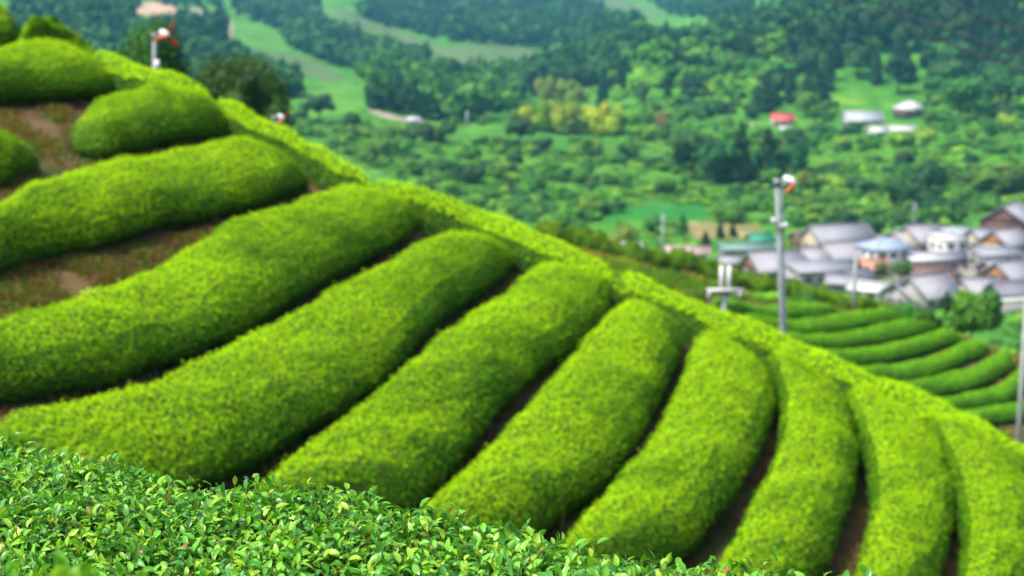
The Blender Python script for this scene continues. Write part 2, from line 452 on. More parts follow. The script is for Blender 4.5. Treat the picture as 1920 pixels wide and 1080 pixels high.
def hedge(name, label, PL, PR, group, n=46, height=0.92, dens=1900, size=(0.032, 0.056), tone=1.05, base=None, cap=(0.6, 1.05), flank=0.0, widen=1.0, wiggle=0.021, tint=(1, 1, 1), young=0.75, skirt=0.10, seed=0, lump=0.02, stems=True, parent=None):
    """A clipped tea hedge lofted between its uphill foot PL and its downhill foot PR (plan positions)."""
    rg = np.random.default_rng(seed + 100)
    PL = resample(PL, n); PR = resample(PR, n)
    PR = PL + (PR - PL) * widen
    g = base or ground
    ax = 0.5 * (PL + PR)
    dist = np.r_[0, np.cumsum(np.linalg.norm(np.diff(ax[:, :2], axis=0), axis=1))]
    wig = Wob(seed + 5, 1.1); wig2 = Wob(seed + 6, 0.45)
    m = len(PROF)

    def endfac(t):
        e = np.ones_like(t)
        for dd, c in ((t, cap[0]), (dist[-1] - t, cap[1])):
            if c > 0:
                r = np.clip(dd / c, 0, 1); e = np.minimum(e, np.maximum(1 - (1 - r) ** 2, 0.0) ** 0.8 * 0.94 + 0.06)
        return e
    e = endfac(dist)
    se = PROF[None, :, 0].repeat(n, 0); hh = PROF[None, :, 1].repeat(n, 0) * height
    se = 0.5 + (se - 0.5) * (0.55 + 0.45 * e[:, None]); hh = hh * (0.25 + 0.75 * e[:, None])
    xy = PL[:, None, :2] * (1 - se[..., None]) + PR[:, None, :2] * se[..., None]
    rag = Wob(seed + 12, 0.42)(dist[:, None] + 0 * se, se * 2.0)
    se = se + rag * np.array([0, .01, .01, 0, 0, 0, 0, 0, .012, .03, .05, .06, .04])[None] * (1 if wiggle > 0.02 else 0.3)
    hh = hh * (1 + wiggle * wig(dist[:, None] + 0 * se, se * 1.5)) + lump * wig2(dist[:, None] + 0 * se, se * 1.5) * np.clip(hh / 0.5, 0, 1)
    z = g(xy[..., 0], xy[..., 1]) + hh
    V = np.concatenate([xy, z[..., None]], -1)
    idx = np.arange(n * m).reshape(n, m)
    body = np.stack([idx[:-1, :-1], idx[1:, :-1], idx[1:, 1:], idx[:-1, 1:]], -1).reshape(-1, 4)
    # face areas and normals
    a = V[:-1, :-1]; b = V[1:, :-1]; c = V[1:, 1:]; d = V[:-1, 1:]
    nr = np.cross(c - a, d - b); area = np.linalg.norm(nr, axis=-1) / 2
    ctr = (a + b + c + d) / 4
    nr = unit(nr)
    flip = np.sign((nr * (ctr - (ax[:-1, None] * 0.5 + ax[1:, None] * 0.5 + np.array([0, 0, 0.1])))).sum(-1, keepdims=True)); nr = nr * np.where(flip == 0, 1, flip)
    pr = area.ravel() / area.sum(); cnt = int(area.sum() * dens)
    k = rg.choice(len(pr), cnt, p=pr); i, j = np.unravel_index(k, area.shape)
    s, t = rg.random(cnt), rg.random(cnt)
    P = (a[i, j] * ((1 - s) * (1 - t))[:, None] + b[i, j] * (s * (1 - t))[:, None] + c[i, j] * (s * t)[:, None] + d[i, j] * ((1 - s) * t)[:, None])
    nn = nr[i, j]
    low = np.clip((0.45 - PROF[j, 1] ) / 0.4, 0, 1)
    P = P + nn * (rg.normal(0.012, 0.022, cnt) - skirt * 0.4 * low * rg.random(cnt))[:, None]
    P = P + nn * (np.where(rg.random(cnt) < 0.02, rg.uniform(0.02, 0.085, cnt), 0) * np.clip(nn[:, 2], 0, 1))[:, None]
    up = unit(nn + np.array([0, 0, 0.45]))
    R = frames(up, rg, 0.34)
    sz = rg.uniform(*size, cnt)
    v, f = inst(RHOMB_V, RHOMB_F, R, P, sz)
    # young shoots on top, older leaves on flanks; crest-to-foot shading is painted in too
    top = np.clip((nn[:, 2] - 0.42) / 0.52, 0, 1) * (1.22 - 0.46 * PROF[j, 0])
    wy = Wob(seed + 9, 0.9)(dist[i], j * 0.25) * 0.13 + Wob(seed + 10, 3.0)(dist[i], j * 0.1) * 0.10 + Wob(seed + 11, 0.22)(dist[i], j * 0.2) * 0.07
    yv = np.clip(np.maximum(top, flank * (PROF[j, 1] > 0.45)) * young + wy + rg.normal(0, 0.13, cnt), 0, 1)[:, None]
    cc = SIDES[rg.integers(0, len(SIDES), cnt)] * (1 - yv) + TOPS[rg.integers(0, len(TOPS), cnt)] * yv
    old_shade = np.clip((0.5 - PROF[j, 1]) / 0.35, 0, 1) * (rg.random(cnt) < 0.85)  # older skirt leaves, darkened: underside shade is put into their colour
    cc = cc * (1 - old_shade[:, None]) + np.array([0.018, 0.085, 0.018]) * old_shade[:, None]
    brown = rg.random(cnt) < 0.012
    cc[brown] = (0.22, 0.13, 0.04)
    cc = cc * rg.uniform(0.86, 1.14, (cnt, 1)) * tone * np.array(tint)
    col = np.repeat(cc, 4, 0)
    verts = [V.reshape(-1, 3) - 0.0, v]; faces = [body, f + n * m]; mi = [np.zeros(len(body)), np.ones(len(f))]
    cols = [np.zeros((n * m, 3)), col]
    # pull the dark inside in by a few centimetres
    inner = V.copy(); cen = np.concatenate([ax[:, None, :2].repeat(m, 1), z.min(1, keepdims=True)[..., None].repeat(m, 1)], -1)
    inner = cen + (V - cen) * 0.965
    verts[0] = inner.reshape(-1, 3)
    if stems:
        q = max(8, int(dist[-1] * 7)); ts = rg.integers(0, n - 1, q); sd = rg.uniform(0.55, 0.97, q)
        B = PL[ts] * (1 - sd[:, None]) + PR[ts] * sd[:, None] + rg.normal(0, 0.05, (q, 3))
        B[:, 2] = g(B[:, 0], B[:, 1]) - 0.03
        T = B + np.c_[rg.normal(0, 0.10, (q, 2)), rg.uniform(0.3, 0.5, q)]
        w = 0.013
        off = np.array([[w, 0, 0], [-w / 2, w * .87, 0], [-w / 2, -w * .87, 0]])
        sv = np.concatenate([B[:, None] + off, T[:, None] + off * 0.6], 1).reshape(-1, 3)
        k0 = np.arange(q) * 6
        sf = np.concatenate([np.stack([k0 + p, k0 + (p + 1) % 3, k0 + 3 + (p + 1) % 3, k0 + 3 + p], -1) for p in range(3)])
        nb = sum(len(x) for x in verts)
        verts.append(sv); faces.append(sf + nb); mi.append(np.full(len(sf), 2)); cols.append(np.zeros((len(sv), 3)))
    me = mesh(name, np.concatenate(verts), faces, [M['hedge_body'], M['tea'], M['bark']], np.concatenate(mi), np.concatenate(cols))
    o = link(name, me, parent)
    tag(o, label, 'tea hedge', group)
    return o


GRP = 'clipped tea hedges in curved rows on the hillside'
ROWS = [
    # label, uphill edge and downhill edge in the picture, extra
    ('short yellow-green tea hedge at the top left corner above the bare earth', [(-120, 40), (-60, 0), (-20, -30), (20, -25)], [(-120, 120), (-40, 105), (10, 95), (58, 78)], dict()),
    ('uppermost broad tea hedge on the crest beside the loose leafy shrub', [(-90, 125), (0, 92), (70, 74), (140, 80), (195, 112)], [(-90, 200), (0, 196), (100, 192), (190, 182), (248, 160)], dict(young=0.75)),
    ('short rounded tea hedge with bare earth on both sides below the crest hedge', [(128, 215), (200, 186), (290, 168), (360, 176), (410, 200)], [(140, 285), (200, 303), (280, 290), (370, 272), (447, 258)], dict(cap=(0.9, 0.7), young=0.7)),
    ('long tea hedge with a wide strip of reddish bare soil along its lower foot', [(-90, 428), (0, 392), (70, 352), (170, 318), (280, 296), (380, 278), (470, 270), (540, 285)], [(-90, 535), (0, 512), (100, 482), (200, 468), (330, 428), (430, 412), (530, 382), (590, 348)], dict(young=0.68)),
    ('thick tea hedge just below the wide soil strip, ending under the ridge hedge', [(-120, 655), (0, 612), (100, 578), (200, 540), (330, 478), (450, 418), (560, 382), (650, 350), (720, 352)], [(-120, 770), (0, 752), (90, 762), (200, 740), (300, 705), (400, 668), (500, 622), (590, 560), (660, 512), (740, 475), (797, 425)], dict(young=0.78)),
    ('longest tea hedge, running from behind the near leaves at left to the ridge', [(-80, 800), (0, 785), (100, 770), (250, 738), (380, 683), (500, 618), (620, 553), (720, 497), (800, 448), (865, 424), (915, 428)], [(180, 1010), (330, 945), (490, 878), (570, 832), (640, 790), (720, 732), (780, 665), (840, 605), (920, 548), (975, 490)], dict()),
    ('tea hedge rising from the middle of the near bush to beside the reddish path end', [(420, 950), (510, 885), (620, 808), (730, 728), (800, 658), (880, 600), (950, 545), (1005, 492), (1050, 482), (1085, 488)], [(760, 990), (820, 925), (880, 855), (930, 795), (1000, 725), (1080, 662), (1130, 612), (1146, 560)], dict()),
    ('steep tea hedge whose rounded top lies under the middle of the ridge hedge', [(720, 1030), (810, 940), (900, 850), (990, 760), (1050, 690), (1110, 618), (1155, 575), (1190, 556), (1235, 558)], [(960, 1060), (1030, 990), (1120, 935), (1180, 855), (1220, 785), (1260, 712), (1284, 645)], dict()),
    ('tea hedge left of the narrow soil furrow that leads up to the tall fan pole', [(980, 1100), (1070, 1000), (1150, 910), (1230, 800), (1280, 710), (1302, 640), (1325, 603), (1365, 608)], [(1220, 1110), (1300, 1035), (1360, 972), (1410, 885), (1440, 805), (1450, 735)], dict()),
    ('tall curving tea hedge below the fan pole between two dark furrows', [(1290, 1150), (1350, 1055), (1420, 935), (1465, 830), (1472, 740), (1450, 685), (1432, 650), (1470, 638), (1500, 650)], [(1500, 1160), (1560, 1085), (1600, 985), (1616, 900), (1612, 840), (1585, 770)], dict()),
    ('curving tea hedge second from the right edge with a lime yellow round head', [(1560, 1170), (1605, 1080), (1642, 950), (1636, 850), (1602, 760), (1580, 712), (1612, 698), (1650, 708)], [(1740, 1180), (1778, 1085), (1795, 1000), (1792, 930), (1765, 850)], dict()),
    ('tea hedge at the right edge of the hillside with olive top, cut by the frame', [(1790, 1170), (1806, 1080), (1812, 980), (1785, 870), (1745, 790), (1730, 762), (1775, 756), (1815, 772)], [(1960, 1180), (1985, 1080), (1985, 1000), (1955, 930), (1915, 870)], dict()),
    ('small end of a tea hedge peeping in at the right edge below the ridge hedge', [(1990, 1080), (1985, 980), (1945, 890), (1902, 838), (1920, 822), (1950, 835)], [(2160, 1080), (2165, 1000), (2120, 920), (2060, 860)], dict()),
]
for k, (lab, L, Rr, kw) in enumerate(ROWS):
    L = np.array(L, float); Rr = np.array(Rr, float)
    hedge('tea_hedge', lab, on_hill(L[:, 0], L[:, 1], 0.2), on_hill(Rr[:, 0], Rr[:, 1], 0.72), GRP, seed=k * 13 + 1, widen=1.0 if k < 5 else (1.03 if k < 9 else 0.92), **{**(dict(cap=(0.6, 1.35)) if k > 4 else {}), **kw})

# the bush end at the left edge, a rounded hedge end
L = np.array([(-160, 255), (-60, 235), (0, 228), (55, 245)]); Rr = np.array([(-160, 350), (-60, 355), (0, 358), (80, 330)])
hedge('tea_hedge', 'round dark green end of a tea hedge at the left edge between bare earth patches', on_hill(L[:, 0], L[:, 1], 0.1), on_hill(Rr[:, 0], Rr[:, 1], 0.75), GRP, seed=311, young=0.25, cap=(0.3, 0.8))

# the hedge along the ridge
rl = np.array([p for p in RIDGE], float)
rlow = np.array([(150, 118), (245, 160), (340, 198), (425, 232), (500, 268), (575, 308), (640, 352), (720, 385), (800, 412), (900, 438), (985, 476), (1060, 505), (1150, 545), (1285, 598), (1400, 640), (1560, 700), (1690, 755), (1800, 800), (1920, 860), (2030, 925)], float)
rl3 = resample(on_hill(rl[:, 0], rl[:, 1], 0.0) + np.array([0, 0.45, 0]), 200, 2); rlow3 = resample(on_hill(rlow[:, 0], rlow[:, 1] - np.interp(rlow[:, 0], [1000, 1350], [24, 14]), 0.45), 200, 2)
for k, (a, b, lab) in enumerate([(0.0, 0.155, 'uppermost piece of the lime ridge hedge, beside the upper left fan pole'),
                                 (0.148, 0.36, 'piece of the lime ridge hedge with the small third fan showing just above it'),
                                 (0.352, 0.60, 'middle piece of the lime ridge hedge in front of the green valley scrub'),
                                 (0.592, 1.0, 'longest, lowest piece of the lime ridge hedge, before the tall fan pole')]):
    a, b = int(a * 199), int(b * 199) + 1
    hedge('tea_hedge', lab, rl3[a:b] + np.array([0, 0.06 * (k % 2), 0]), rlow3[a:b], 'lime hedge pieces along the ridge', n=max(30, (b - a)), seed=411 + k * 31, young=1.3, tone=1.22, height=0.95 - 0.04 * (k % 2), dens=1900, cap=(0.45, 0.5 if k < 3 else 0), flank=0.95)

# ------------------------------------------------------------------ foreground hedge: whole shoots with real leaves
def leaf_template(curl=0.16, fold=0.09, w=0.46):
    st = [(0.0, 0.0), (0.22, 0.72), (0.5, 1.0), (0.78, 0.66), (1.0, 0.0)]
    v = []; f4 = []; f3 = []
    for (t, ww) in st:
        zc = -curl * (t - 0.25) ** 2 * 2.2
        if ww == 0:
            v.append((t, 0, zc))
        else:
            hw = w * 0.5 * ww
            v += [(t, -hw, zc + fold * ww), (t, 0, zc), (t, hw, zc + fold * ww)]
    f3 = [(0, 2, 1), (0, 3, 2), (10, 7, 8), (10, 8, 9)]
    f4 = []
    for i in (0, 1):
        b = 1 + i * 3
        f4 += [(b, b + 1, b + 4, b + 3), (b + 1, b + 2, b + 5, b + 4)]
    return np.array(v), np.array(f3), np.array(f4)


NEAR_OLD = np.array([(0.065, 0.27, 0.02), (0.09, 0.33, 0.02), (0.045, 0.20, 0.018), (0.08, 0.28, 0.045)])
NEAR_YOUNG = np.array([(0.18, 0.47, 0.04), (0.24, 0.51, 0.035), (0.14, 0.42, 0.04), (0.32, 0.53, 0.035)])


def shoots(P, up, rg, leaves=(3, 7), length=(0.04, 0.09), lsize=(0.038, 0.068), young=0.55):
    """Shoots at P growing along up; returns verts, tri faces, quad faces, colours."""
    tv, t3, t4 = leaf_template()
    pos, xs, zs, sz, cs = [], [], [], [], []
    n = len(P)
    nl = rg.integers(leaves[0], leaves[1], n)
    ln = rg.uniform(*length, n)
    lead = unit(up + rg.normal(0, 0.35, (n, 3)))
    yy = np.clip(rg.normal(young, 0.3, n), 0, 1)
    r_ = unit(np.cross(lead, rg.normal(size=(n, 3)))); q_ = np.cross(lead, r_)
    for k in range(leaves[1]):
        on = nl > k
        if not on.any():
            break
        m = on.sum(); t = (k + 0.6) / nl[on]
        ph = k * 2.4 + rg.uniform(-0.4, 0.4, m)
        out = r_[on] * np.cos(ph)[:, None] + q_[on] * np.sin(ph)[:, None]
        el = np.clip(0.05 + 0.7 * t + rg.normal(0, 0.25, m), -0.5, 1.35)      # upper leaves stand up
        x = unit(out * np.cos(el)[:, None] + lead[on] * np.sin(el)[:, None] + rg.normal(0, 0.12, (m, 3)))
        z = lead[on] - x * (lead[on] * x).sum(-1, keepdims=True) + rg.normal(0, 0.25, (m, 3))
        z = unit(z - x * (z * x).sum(-1, keepdims=True))
        pos.append(P[on] + lead[on] * (ln[on] * t)[:, None]); xs.append(x); zs.append(z)
        sz.append(rg.uniform(*lsize, m) * (1.1 - 0.35 * t))
        isy = rg.random(m) < np.clip(yy[on] * (0.35 + 0.9 * t), 0, 1)
        c = np.where(isy[:, None], NEAR_YOUNG[rg.integers(0, 4, m)], NEAR_OLD[rg.integers(0, 4, m)])
        b = rg.random(m) < 0.004
        c[b] = (0.30, 0.13, 0.05)
        cs.append(c * rg.uniform(0.75, 1.2, (m, 1)))
    pos = np.concatenate(pos); x = np.concatenate(xs); z = np.concatenate(zs); sz = np.concatenate(sz); cs = np.concatenate(cs)
    y = np.cross(z, x)
    R = np.stack([x, y, z], -1)
    v, f3 = inst(tv, t3, R, pos, sz)
    _, f4 = inst(tv, t4, R, pos, sz)
    col = np.repeat(cs, len(tv), 0)
    # stems: thin three-sided sticks reaching down into the hedge
    B = P - lead * 0.10; T = P + lead * ln[:, None]
    w = 0.0016
    o3 = [r_ * w, -r_ * w * 0.5 + q_ * w * 0.87, -r_ * w * 0.5 - q_ * w * 0.87]
    sv = np.stack([B + o for o in o3] + [T + o * 0.6 for o in o3], 1).reshape(-1, 3)
    k0 = np.arange(n) * 6
    sf = np.concatenate([np.stack([k0 + p, k0 + (p + 1) % 3, k0 + 3 + (p + 1) % 3, k0 + 3 + p], -1) for p in range(3)])
    scol = np.where((rg.random(n) < 0.35)[:, None], np.array([(0.16, 0.08, 0.04)]), np.array([(0.12, 0.20, 0.03)]))
    return np.concatenate([v, sv]), f3, np.concatenate([f4, sf + len(v)]), np.concatenate([col, np.repeat(scol, 6, 0)])


def near_hedge(name, label, pts_fn, us, ss, dens, seed, young=0.52, lsize=(0.038, 0.068), twigs=True):
    """pts_fn(u, s) -> surface point; grid of parameters us x ss."""
    rg = np.random.default_rng(seed)
    U, SS = np.meshgrid(us, ss, indexing='ij')
    V = pts_fn(U, SS)
    n, m = U.shape
    idx = np.arange(n * m).reshape(n, m)
    body = np.stack([idx[:-1, :-1], idx[1:, :-1], idx[1:, 1:], idx[:-1, 1:]], -1).reshape(-1, 4)
    a = V[:-1, :-1]; b = V[1:, :-1]; c = V[1:, 1:]; d = V[:-1, 1:]
    nr = np.cross(c - a, d - b); area = np.linalg.norm(nr, axis=-1) / 2; nr = unit(nr)
    nr *= np.where(nr[..., 2:3] < 0, -1, 1)
    cnt = int(area.sum() * dens); k = rg.choice(area.size, cnt, p=area.ravel() / area.sum()); i, j = np.unravel_index(k, area.shape)
    s, t = rg.random(cnt), rg.random(cnt)
    P = (a[i, j] * ((1 - s) * (1 - t))[:, None] + b[i, j] * (s * (1 - t))[:, None] + c[i, j] * (s * t)[:, None] + d[i, j] * ((1 - s) * t)[:, None])
    lift = rg.normal(-0.006, 0.016, cnt); lift += np.where(rg.random(cnt) < 0.01, rg.uniform(0.0, 0.03, cnt), 0)
    P = P + nr[i, j] * (lift - 0.05)[:, None]
    v, f3, f4, col = shoots(P, unit(nr[i, j] * 0.7 + np.array([0, 0, 0.5])), rg, young=young, lsize=lsize)
    root = empty(name, tuple(V.reshape(-1, 3).mean(0) * np.array([1, 1, 0]) + np.array([0, 0, ground(V[..., 0].mean(), V[..., 1].mean())])))
    tag(root, label, 'tea hedge')
    inv = np.array(root.location)
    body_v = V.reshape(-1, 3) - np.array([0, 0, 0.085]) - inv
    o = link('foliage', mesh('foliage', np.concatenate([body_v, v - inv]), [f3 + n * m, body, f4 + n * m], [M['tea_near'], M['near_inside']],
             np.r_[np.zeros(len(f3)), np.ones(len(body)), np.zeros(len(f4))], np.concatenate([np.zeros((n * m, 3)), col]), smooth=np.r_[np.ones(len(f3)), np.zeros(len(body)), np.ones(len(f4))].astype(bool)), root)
    if twigs:
        q = int(area.sum() * 420); k = rg.choice(area.size, q, p=area.ravel() / area.sum()); i, j = np.unravel_index(k, area.shape)
        A = (a[i, j] + c[i, j]) / 2 + rg.normal(0, 0.03, (q, 3)) - np.array([0, 0, 0.12]) - inv
        T = A + unit(rg.normal(0, 0.5, (q, 3)) + np.array([0, 0, 0.9])) * rg.uniform(0.06, 0.13, q)[:, None]
        w = 0.0022
        off = np.array([[w, 0, 0], [-w / 2, w * .87, 0], [-w / 2, -w * .87, 0]])
        sv = np.concatenate([A[:, None] + off, T[:, None] + off * 0.7], 1).reshape(-1, 3); k0 = np.arange(q) * 6
        sf = np.concatenate([np.stack([k0 + p, k0 + (p + 1) % 3, k0 + 3 + (p + 1) % 3, k0 + 3 + p], -1) for p in range(3)])
        link('twigs', mesh('twigs', sv, [sf], M['bark']), root)
    return root


edge_dir = np.array([0.854, -0.520])
E0 = np.array([-1.60, 4.88])
wn1 = Wob(21, 0.5); wn2 = Wob(22, 0.16)


def near_surface(u, s):
    """u metres along the far edge from E0, s metres from the far rim towards the camera (negative: down the far side)."""
    p = E0[None, None] + u[..., None] * edge_dir - np.clip(s, -0.12, 9)[..., None] * FN
    z = -1.390 + 0.030 * (u - 1.0) + 0.02 * np.clip(s, 0, 2) - np.where(s < 0.25, (0.25 - s) ** 2 * 0.45, 0) - np.where(s < -0.05, (-0.05 - s) * 1.5, 0)
    z = z + 0.022 * wn1(u, s) + 0.012 * wn2(u, s)
    return np.concatenate([p, z[..., None]], -1)


near_hedge('tea_hedge', 'glossy tea hedge of crisp separate leaves in front of the curved rows', near_surface, np.arange(-1.6, 4.0, 0.1), np.r_[np.arange(-0.45, 1.75, 0.08)], 2100, 77, lsize=(0.028, 0.050))


def blob_surface(u, s):
    p = np.stack([-0.80 + u, 2.12 - s, -0.80 - 0.9 * (u - 0.05) ** 2 - np.where(s < 0.1, (0.1 - s) ** 2 * 2, 0) + 0.02 * wn2(u, s)], -1)
    return p


near_hedge('tea_hedge', 'blurred light green leaf tips of the nearest tea bush in the lower corner', blob_surface, np.arange(-0.5, 0.52, 0.08), np.arange(-0.15, 0.7, 0.07), 900, 78, young=1.0, twigs=False)

# weeds and leaf litter on the bare strips
def scatter_weeds():
    rg = np.random.default_rng(55)
    polys = [[(0, 210), (130, 200), (130, 290), (230, 300), (440, 265), (450, 275), (230, 330), (60, 370), (0, 395)], [(0, 520), (100, 485), (200, 475), (430, 420), (600, 355), (610, 372), (450, 420), (200, 540), (0, 610)]]
    P = []
    for pl in polys:
        pl = np.array(pl, float)
        q = poly_sample(pl, 6500, rg)
        P.append(on_hill(q[:, 0], q[:, 1], 0.8))
    # the furrows
    for (L, Rr) in zip([r[1] for r in ROWS[5:12]], [r[2] for r in ROWS[4:11]]):
        a = resample(np.array(L, float), 200)[:, :2]; k = rg.integers(0, 200, 260)
        P.append(on_hill(a[k, 0] + rg.normal(-6, 9, 260), a[k, 1] + rg.normal(0, 9, 260), 0.8))
    P = np.concatenate(P); P[:, 2] = ground(P[:, 0], P[:, 1])
    keep = Wob(8, 0.8)(P[:, 0], P[:, 1]) + rg.normal(0, 0.6, len(P)) > -0.2
    P = P[keep]; n = len(P)
    nb = 4
    B = np.repeat(P, nb, 0) + np.c_[rg.normal(0, 0.03, (n * nb, 2)), np.full(n * nb, -0.01)]
    d = unit(np.c_[rg.normal(0, 0.6, (n * nb, 2)), np.full(n * nb, 0.8)]) * rg.uniform(0.05, 0.17, n * nb)[:, None]
    sd = unit(np.cross(d, rg.normal(size=d.shape))) * rg.uniform(0.006, 0.016, n * nb)[:, None]
    v = np.stack([B - sd * 0.5, B + d * 0.55 - sd, B + d, B + d * 0.55 + sd], 1).reshape(-1, 3)
    f = np.arange(n * nb * 4).reshape(-1, 4)
    pal = np.array([(0.07, 0.19, 0.02), (0.11, 0.22, 0.025), (0.22, 0.17, 0.05), (0.27, 0.15, 0.08), (0.2, 0.1, 0.05)])
    c = np.repeat(np.repeat(pal[rg.integers(0, 5, n)], nb, 0) * rg.uniform(0.7, 1.2, (n * nb, 1)), 4, 0)
    tag(link('weeds', mesh('weeds', v, [f], M['tea'], col=c)), kind='stuff')


def poly_sample(pl, n, rg):
    lo, hi = pl.min(0), pl.max(0); out = []
    tot = 0
    while tot < n:
        q = rg.uniform(lo, hi, (n * 3, 2)); ins = np.zeros(len(q), bool)
        for i in range(len(pl)):
            (x1, y1), (x2, y2) = pl[i], pl[(i + 1) % len(pl)]
            c = ((y1 > q[:, 1]) != (y2 > q[:, 1])) & (q[:, 0] < (x2 - x1) * (q[:, 1] - y1) / (y2 - y1 + 1e-12) + x1)
            ins ^= c
        out.append(q[ins]); tot += ins.sum()
    return np.concatenate(out)[:n]


scatter_weeds()


def bank_weeds():
    rg = np.random.default_rng(56)
    n = 36000
    P = np.c_[rg.uniform(-3, 36, n), rg.uniform(52, 95, n), np.zeros(n)]
    keep = (P[:, 1] > 82.5) | (P[:, 0] < 10 - (P[:, 1] - 66) * 0.05) | (P[:, 0] > 23) | (P[:, 1] < 67)
    P = P[keep & (Wob(9, 2.5)(P[:, 0], P[:, 1]) + rg.normal(0, 0.5, n) > -0.5)]
    P[:, 2] = ground(P[:, 0], P[:, 1]); n = len(P); nb = 5
    B = np.repeat(P, nb, 0) + np.c_[rg.normal(0, 0.10, (n * nb, 2)), np.full(n * nb, -0.03)]
    d = unit(np.c_[rg.normal(0, 0.5, (n * nb, 2)), np.full(n * nb, 0.8)]) * rg.uniform(0.12, 0.45, n * nb)[:, None]
    sd = unit(np.cross(d, rg.normal(size=d.shape))) * rg.uniform(0.03, 0.06, n * nb)[:, None]
    v = np.stack([B - sd * 0.5, B + d * 0.55 - sd, B + d, B + d * 0.55 + sd], 1).reshape(-1, 3)
    pal = np.array([(0.12, 0.26, 0.015), (0.2, 0.3, 0.015), (0.33, 0.32, 0.03), (0.3, 0.24, 0.06), (0.08, 0.2, 0.015), (0.25, 0.15, 0.05)])
    zone = np.clip(((Wob(12, 5)(P[:, 0], P[:, 1]) + 1.5) * 1.9).astype(int) + rg.integers(-1, 2, n), 0, 5)
    c = np.repeat(np.repeat(pal[zone], nb, 0) * rg.uniform(0.7, 1.15, (n * nb, 1)), 4, 0)
    tag(link('weeds', mesh('weeds', v, [np.arange(n * nb * 4).reshape(-1, 4)], M['tea'], col=c)), kind='stuff')


bank_weeds()

# ------------------------------------------------------------------ lower tea field beyond the ridge
LOW = [
    ([(1330, 605), (1400, 585), (1480, 572), (1545, 572), (1575, 578)], [(1330, 640), (1400, 612), (1490, 598), (1560, 592), (1578, 588)], 'short far row of the lower tea field, next to the brown bank'),
    ([(1380, 640), (1480, 606), (1560, 590), (1640, 584), (1690, 590)], [(1400, 668), (1490, 636), (1570, 618), (1650, 608), (1705, 602)], 'second row of the lower tea field, ending below the garden shrubs'),
    ([(1440, 668), (1530, 636), (1600, 620), (1690, 604), (1745, 608)], [(1460, 695), (1540, 664), (1610, 648), (1700, 632), (1762, 620)], 'third row of the lower tea field, counted from the brown bank'),
    ([(1500, 695), (1590, 663), (1700, 638), (1780, 620), (1800, 628)], [(1520, 724), (1605, 692), (1710, 666), (1790, 646), (1812, 640)], 'middle row of the lower tea field, ending left of the small round tree'),
    ([(1590, 715), (1670, 688), (1760, 666), (1825, 638), (1845, 642)], [(1600, 750), (1680, 718), (1770, 696), (1835, 672), (1860, 654)], 'bent row of the lower tea field passing right under the small round tree'),
    ([(1650, 740), (1735, 708), (1830, 688), (1885, 658), (1898, 668)], [(1670, 772), (1745, 742), (1845, 720), (1895, 696), (1907, 682)], 'row of the lower tea field that bends round just inside the right edge'),
    ([(1720, 770), (1800, 742), (1870, 724), (1915, 692), (1940, 690)], [(1735, 800), (1810, 776), (1885, 756), (1935, 728), (1962, 712)], 'nearest full row of the lower tea field, cut by the right edge pole'),
    ([(1780, 800), (1860, 772), (1930, 756), (1980, 735)], [(1800, 832), (1870, 806), (1945, 790), (1998, 765)], 'front row of the lower tea field, half hidden by the ridge hedge'),
]
for k, (L, Rr, lab) in enumerate(LOW):
    L = np.array(L, float); Rr = np.array(Rr, float)
    hedge('tea_hedge', lab, on_field(L[:, 0], L[:, 1], 0.1), on_field(Rr[:, 0], Rr[:, 1] + 5, 0.6), 'tea hedges of the lower field', n=60, seed=600 + k * 7, height=0.85, dens=420, size=(0.06, 0.10), lump=0.015, wiggle=0.015, widen=1.09, young=0.85, tone=1.0, tint=(0.62, 0.95, 1.6), stems=False, cap=(0.6, 0.8))

for k, (L, Rr, lab) in enumerate([
    ([(1150, 535), (1200, 522), (1240, 518), (1262, 524)], [(1160, 560), (1205, 545), (1250, 538), (1268, 536)], 'short dark tea row in the hollow behind the ridge hedge, upper of two'),
    ([(1220, 560), (1270, 542), (1300, 538), (1318, 546)], [(1230, 590), (1280, 572), (1310, 566), (1325, 560)], 'short dark tea row in the hollow left of the crossarm pole, lower of two')]):
    L = np.array(L, float); Rr = np.array(Rr, float)
    yl = np.linspace(70, 78, len(L))
    hedge('tea_hedge', lab, at_y(L[:, 0], L[:, 1], yl + 0.8), at_y(Rr[:, 0], Rr[:, 1], yl - 0.6), 'short tea rows in the hollow', n=30, seed=700 + k, height=1.0, dens=160, size=(0.09, 0.15), young=0.8, tone=0.6, stems=False)
# overgrown hedge along the far bank
bl = np.array([(985, 425), (1060, 440), (1150, 462), (1240, 478), (1330, 492), (1420, 515), (1500, 542), (1580, 556), (1650, 575), (1740, 602)], float)
br = bl + np.array([4, 34])
hedge('tea_hedge', 'overgrown olive tea hedge along the far bank above the village', at_y(bl[:, 0], bl[:, 1], 91.0), at_y(br[:, 0], br[:, 1], 89.0), 'bank hedge', n=90, seed=733, height=1.25, dens=110, size=(0.12, 0.22), young=0.75, tone=0.62, stems=False, lump=0.22)

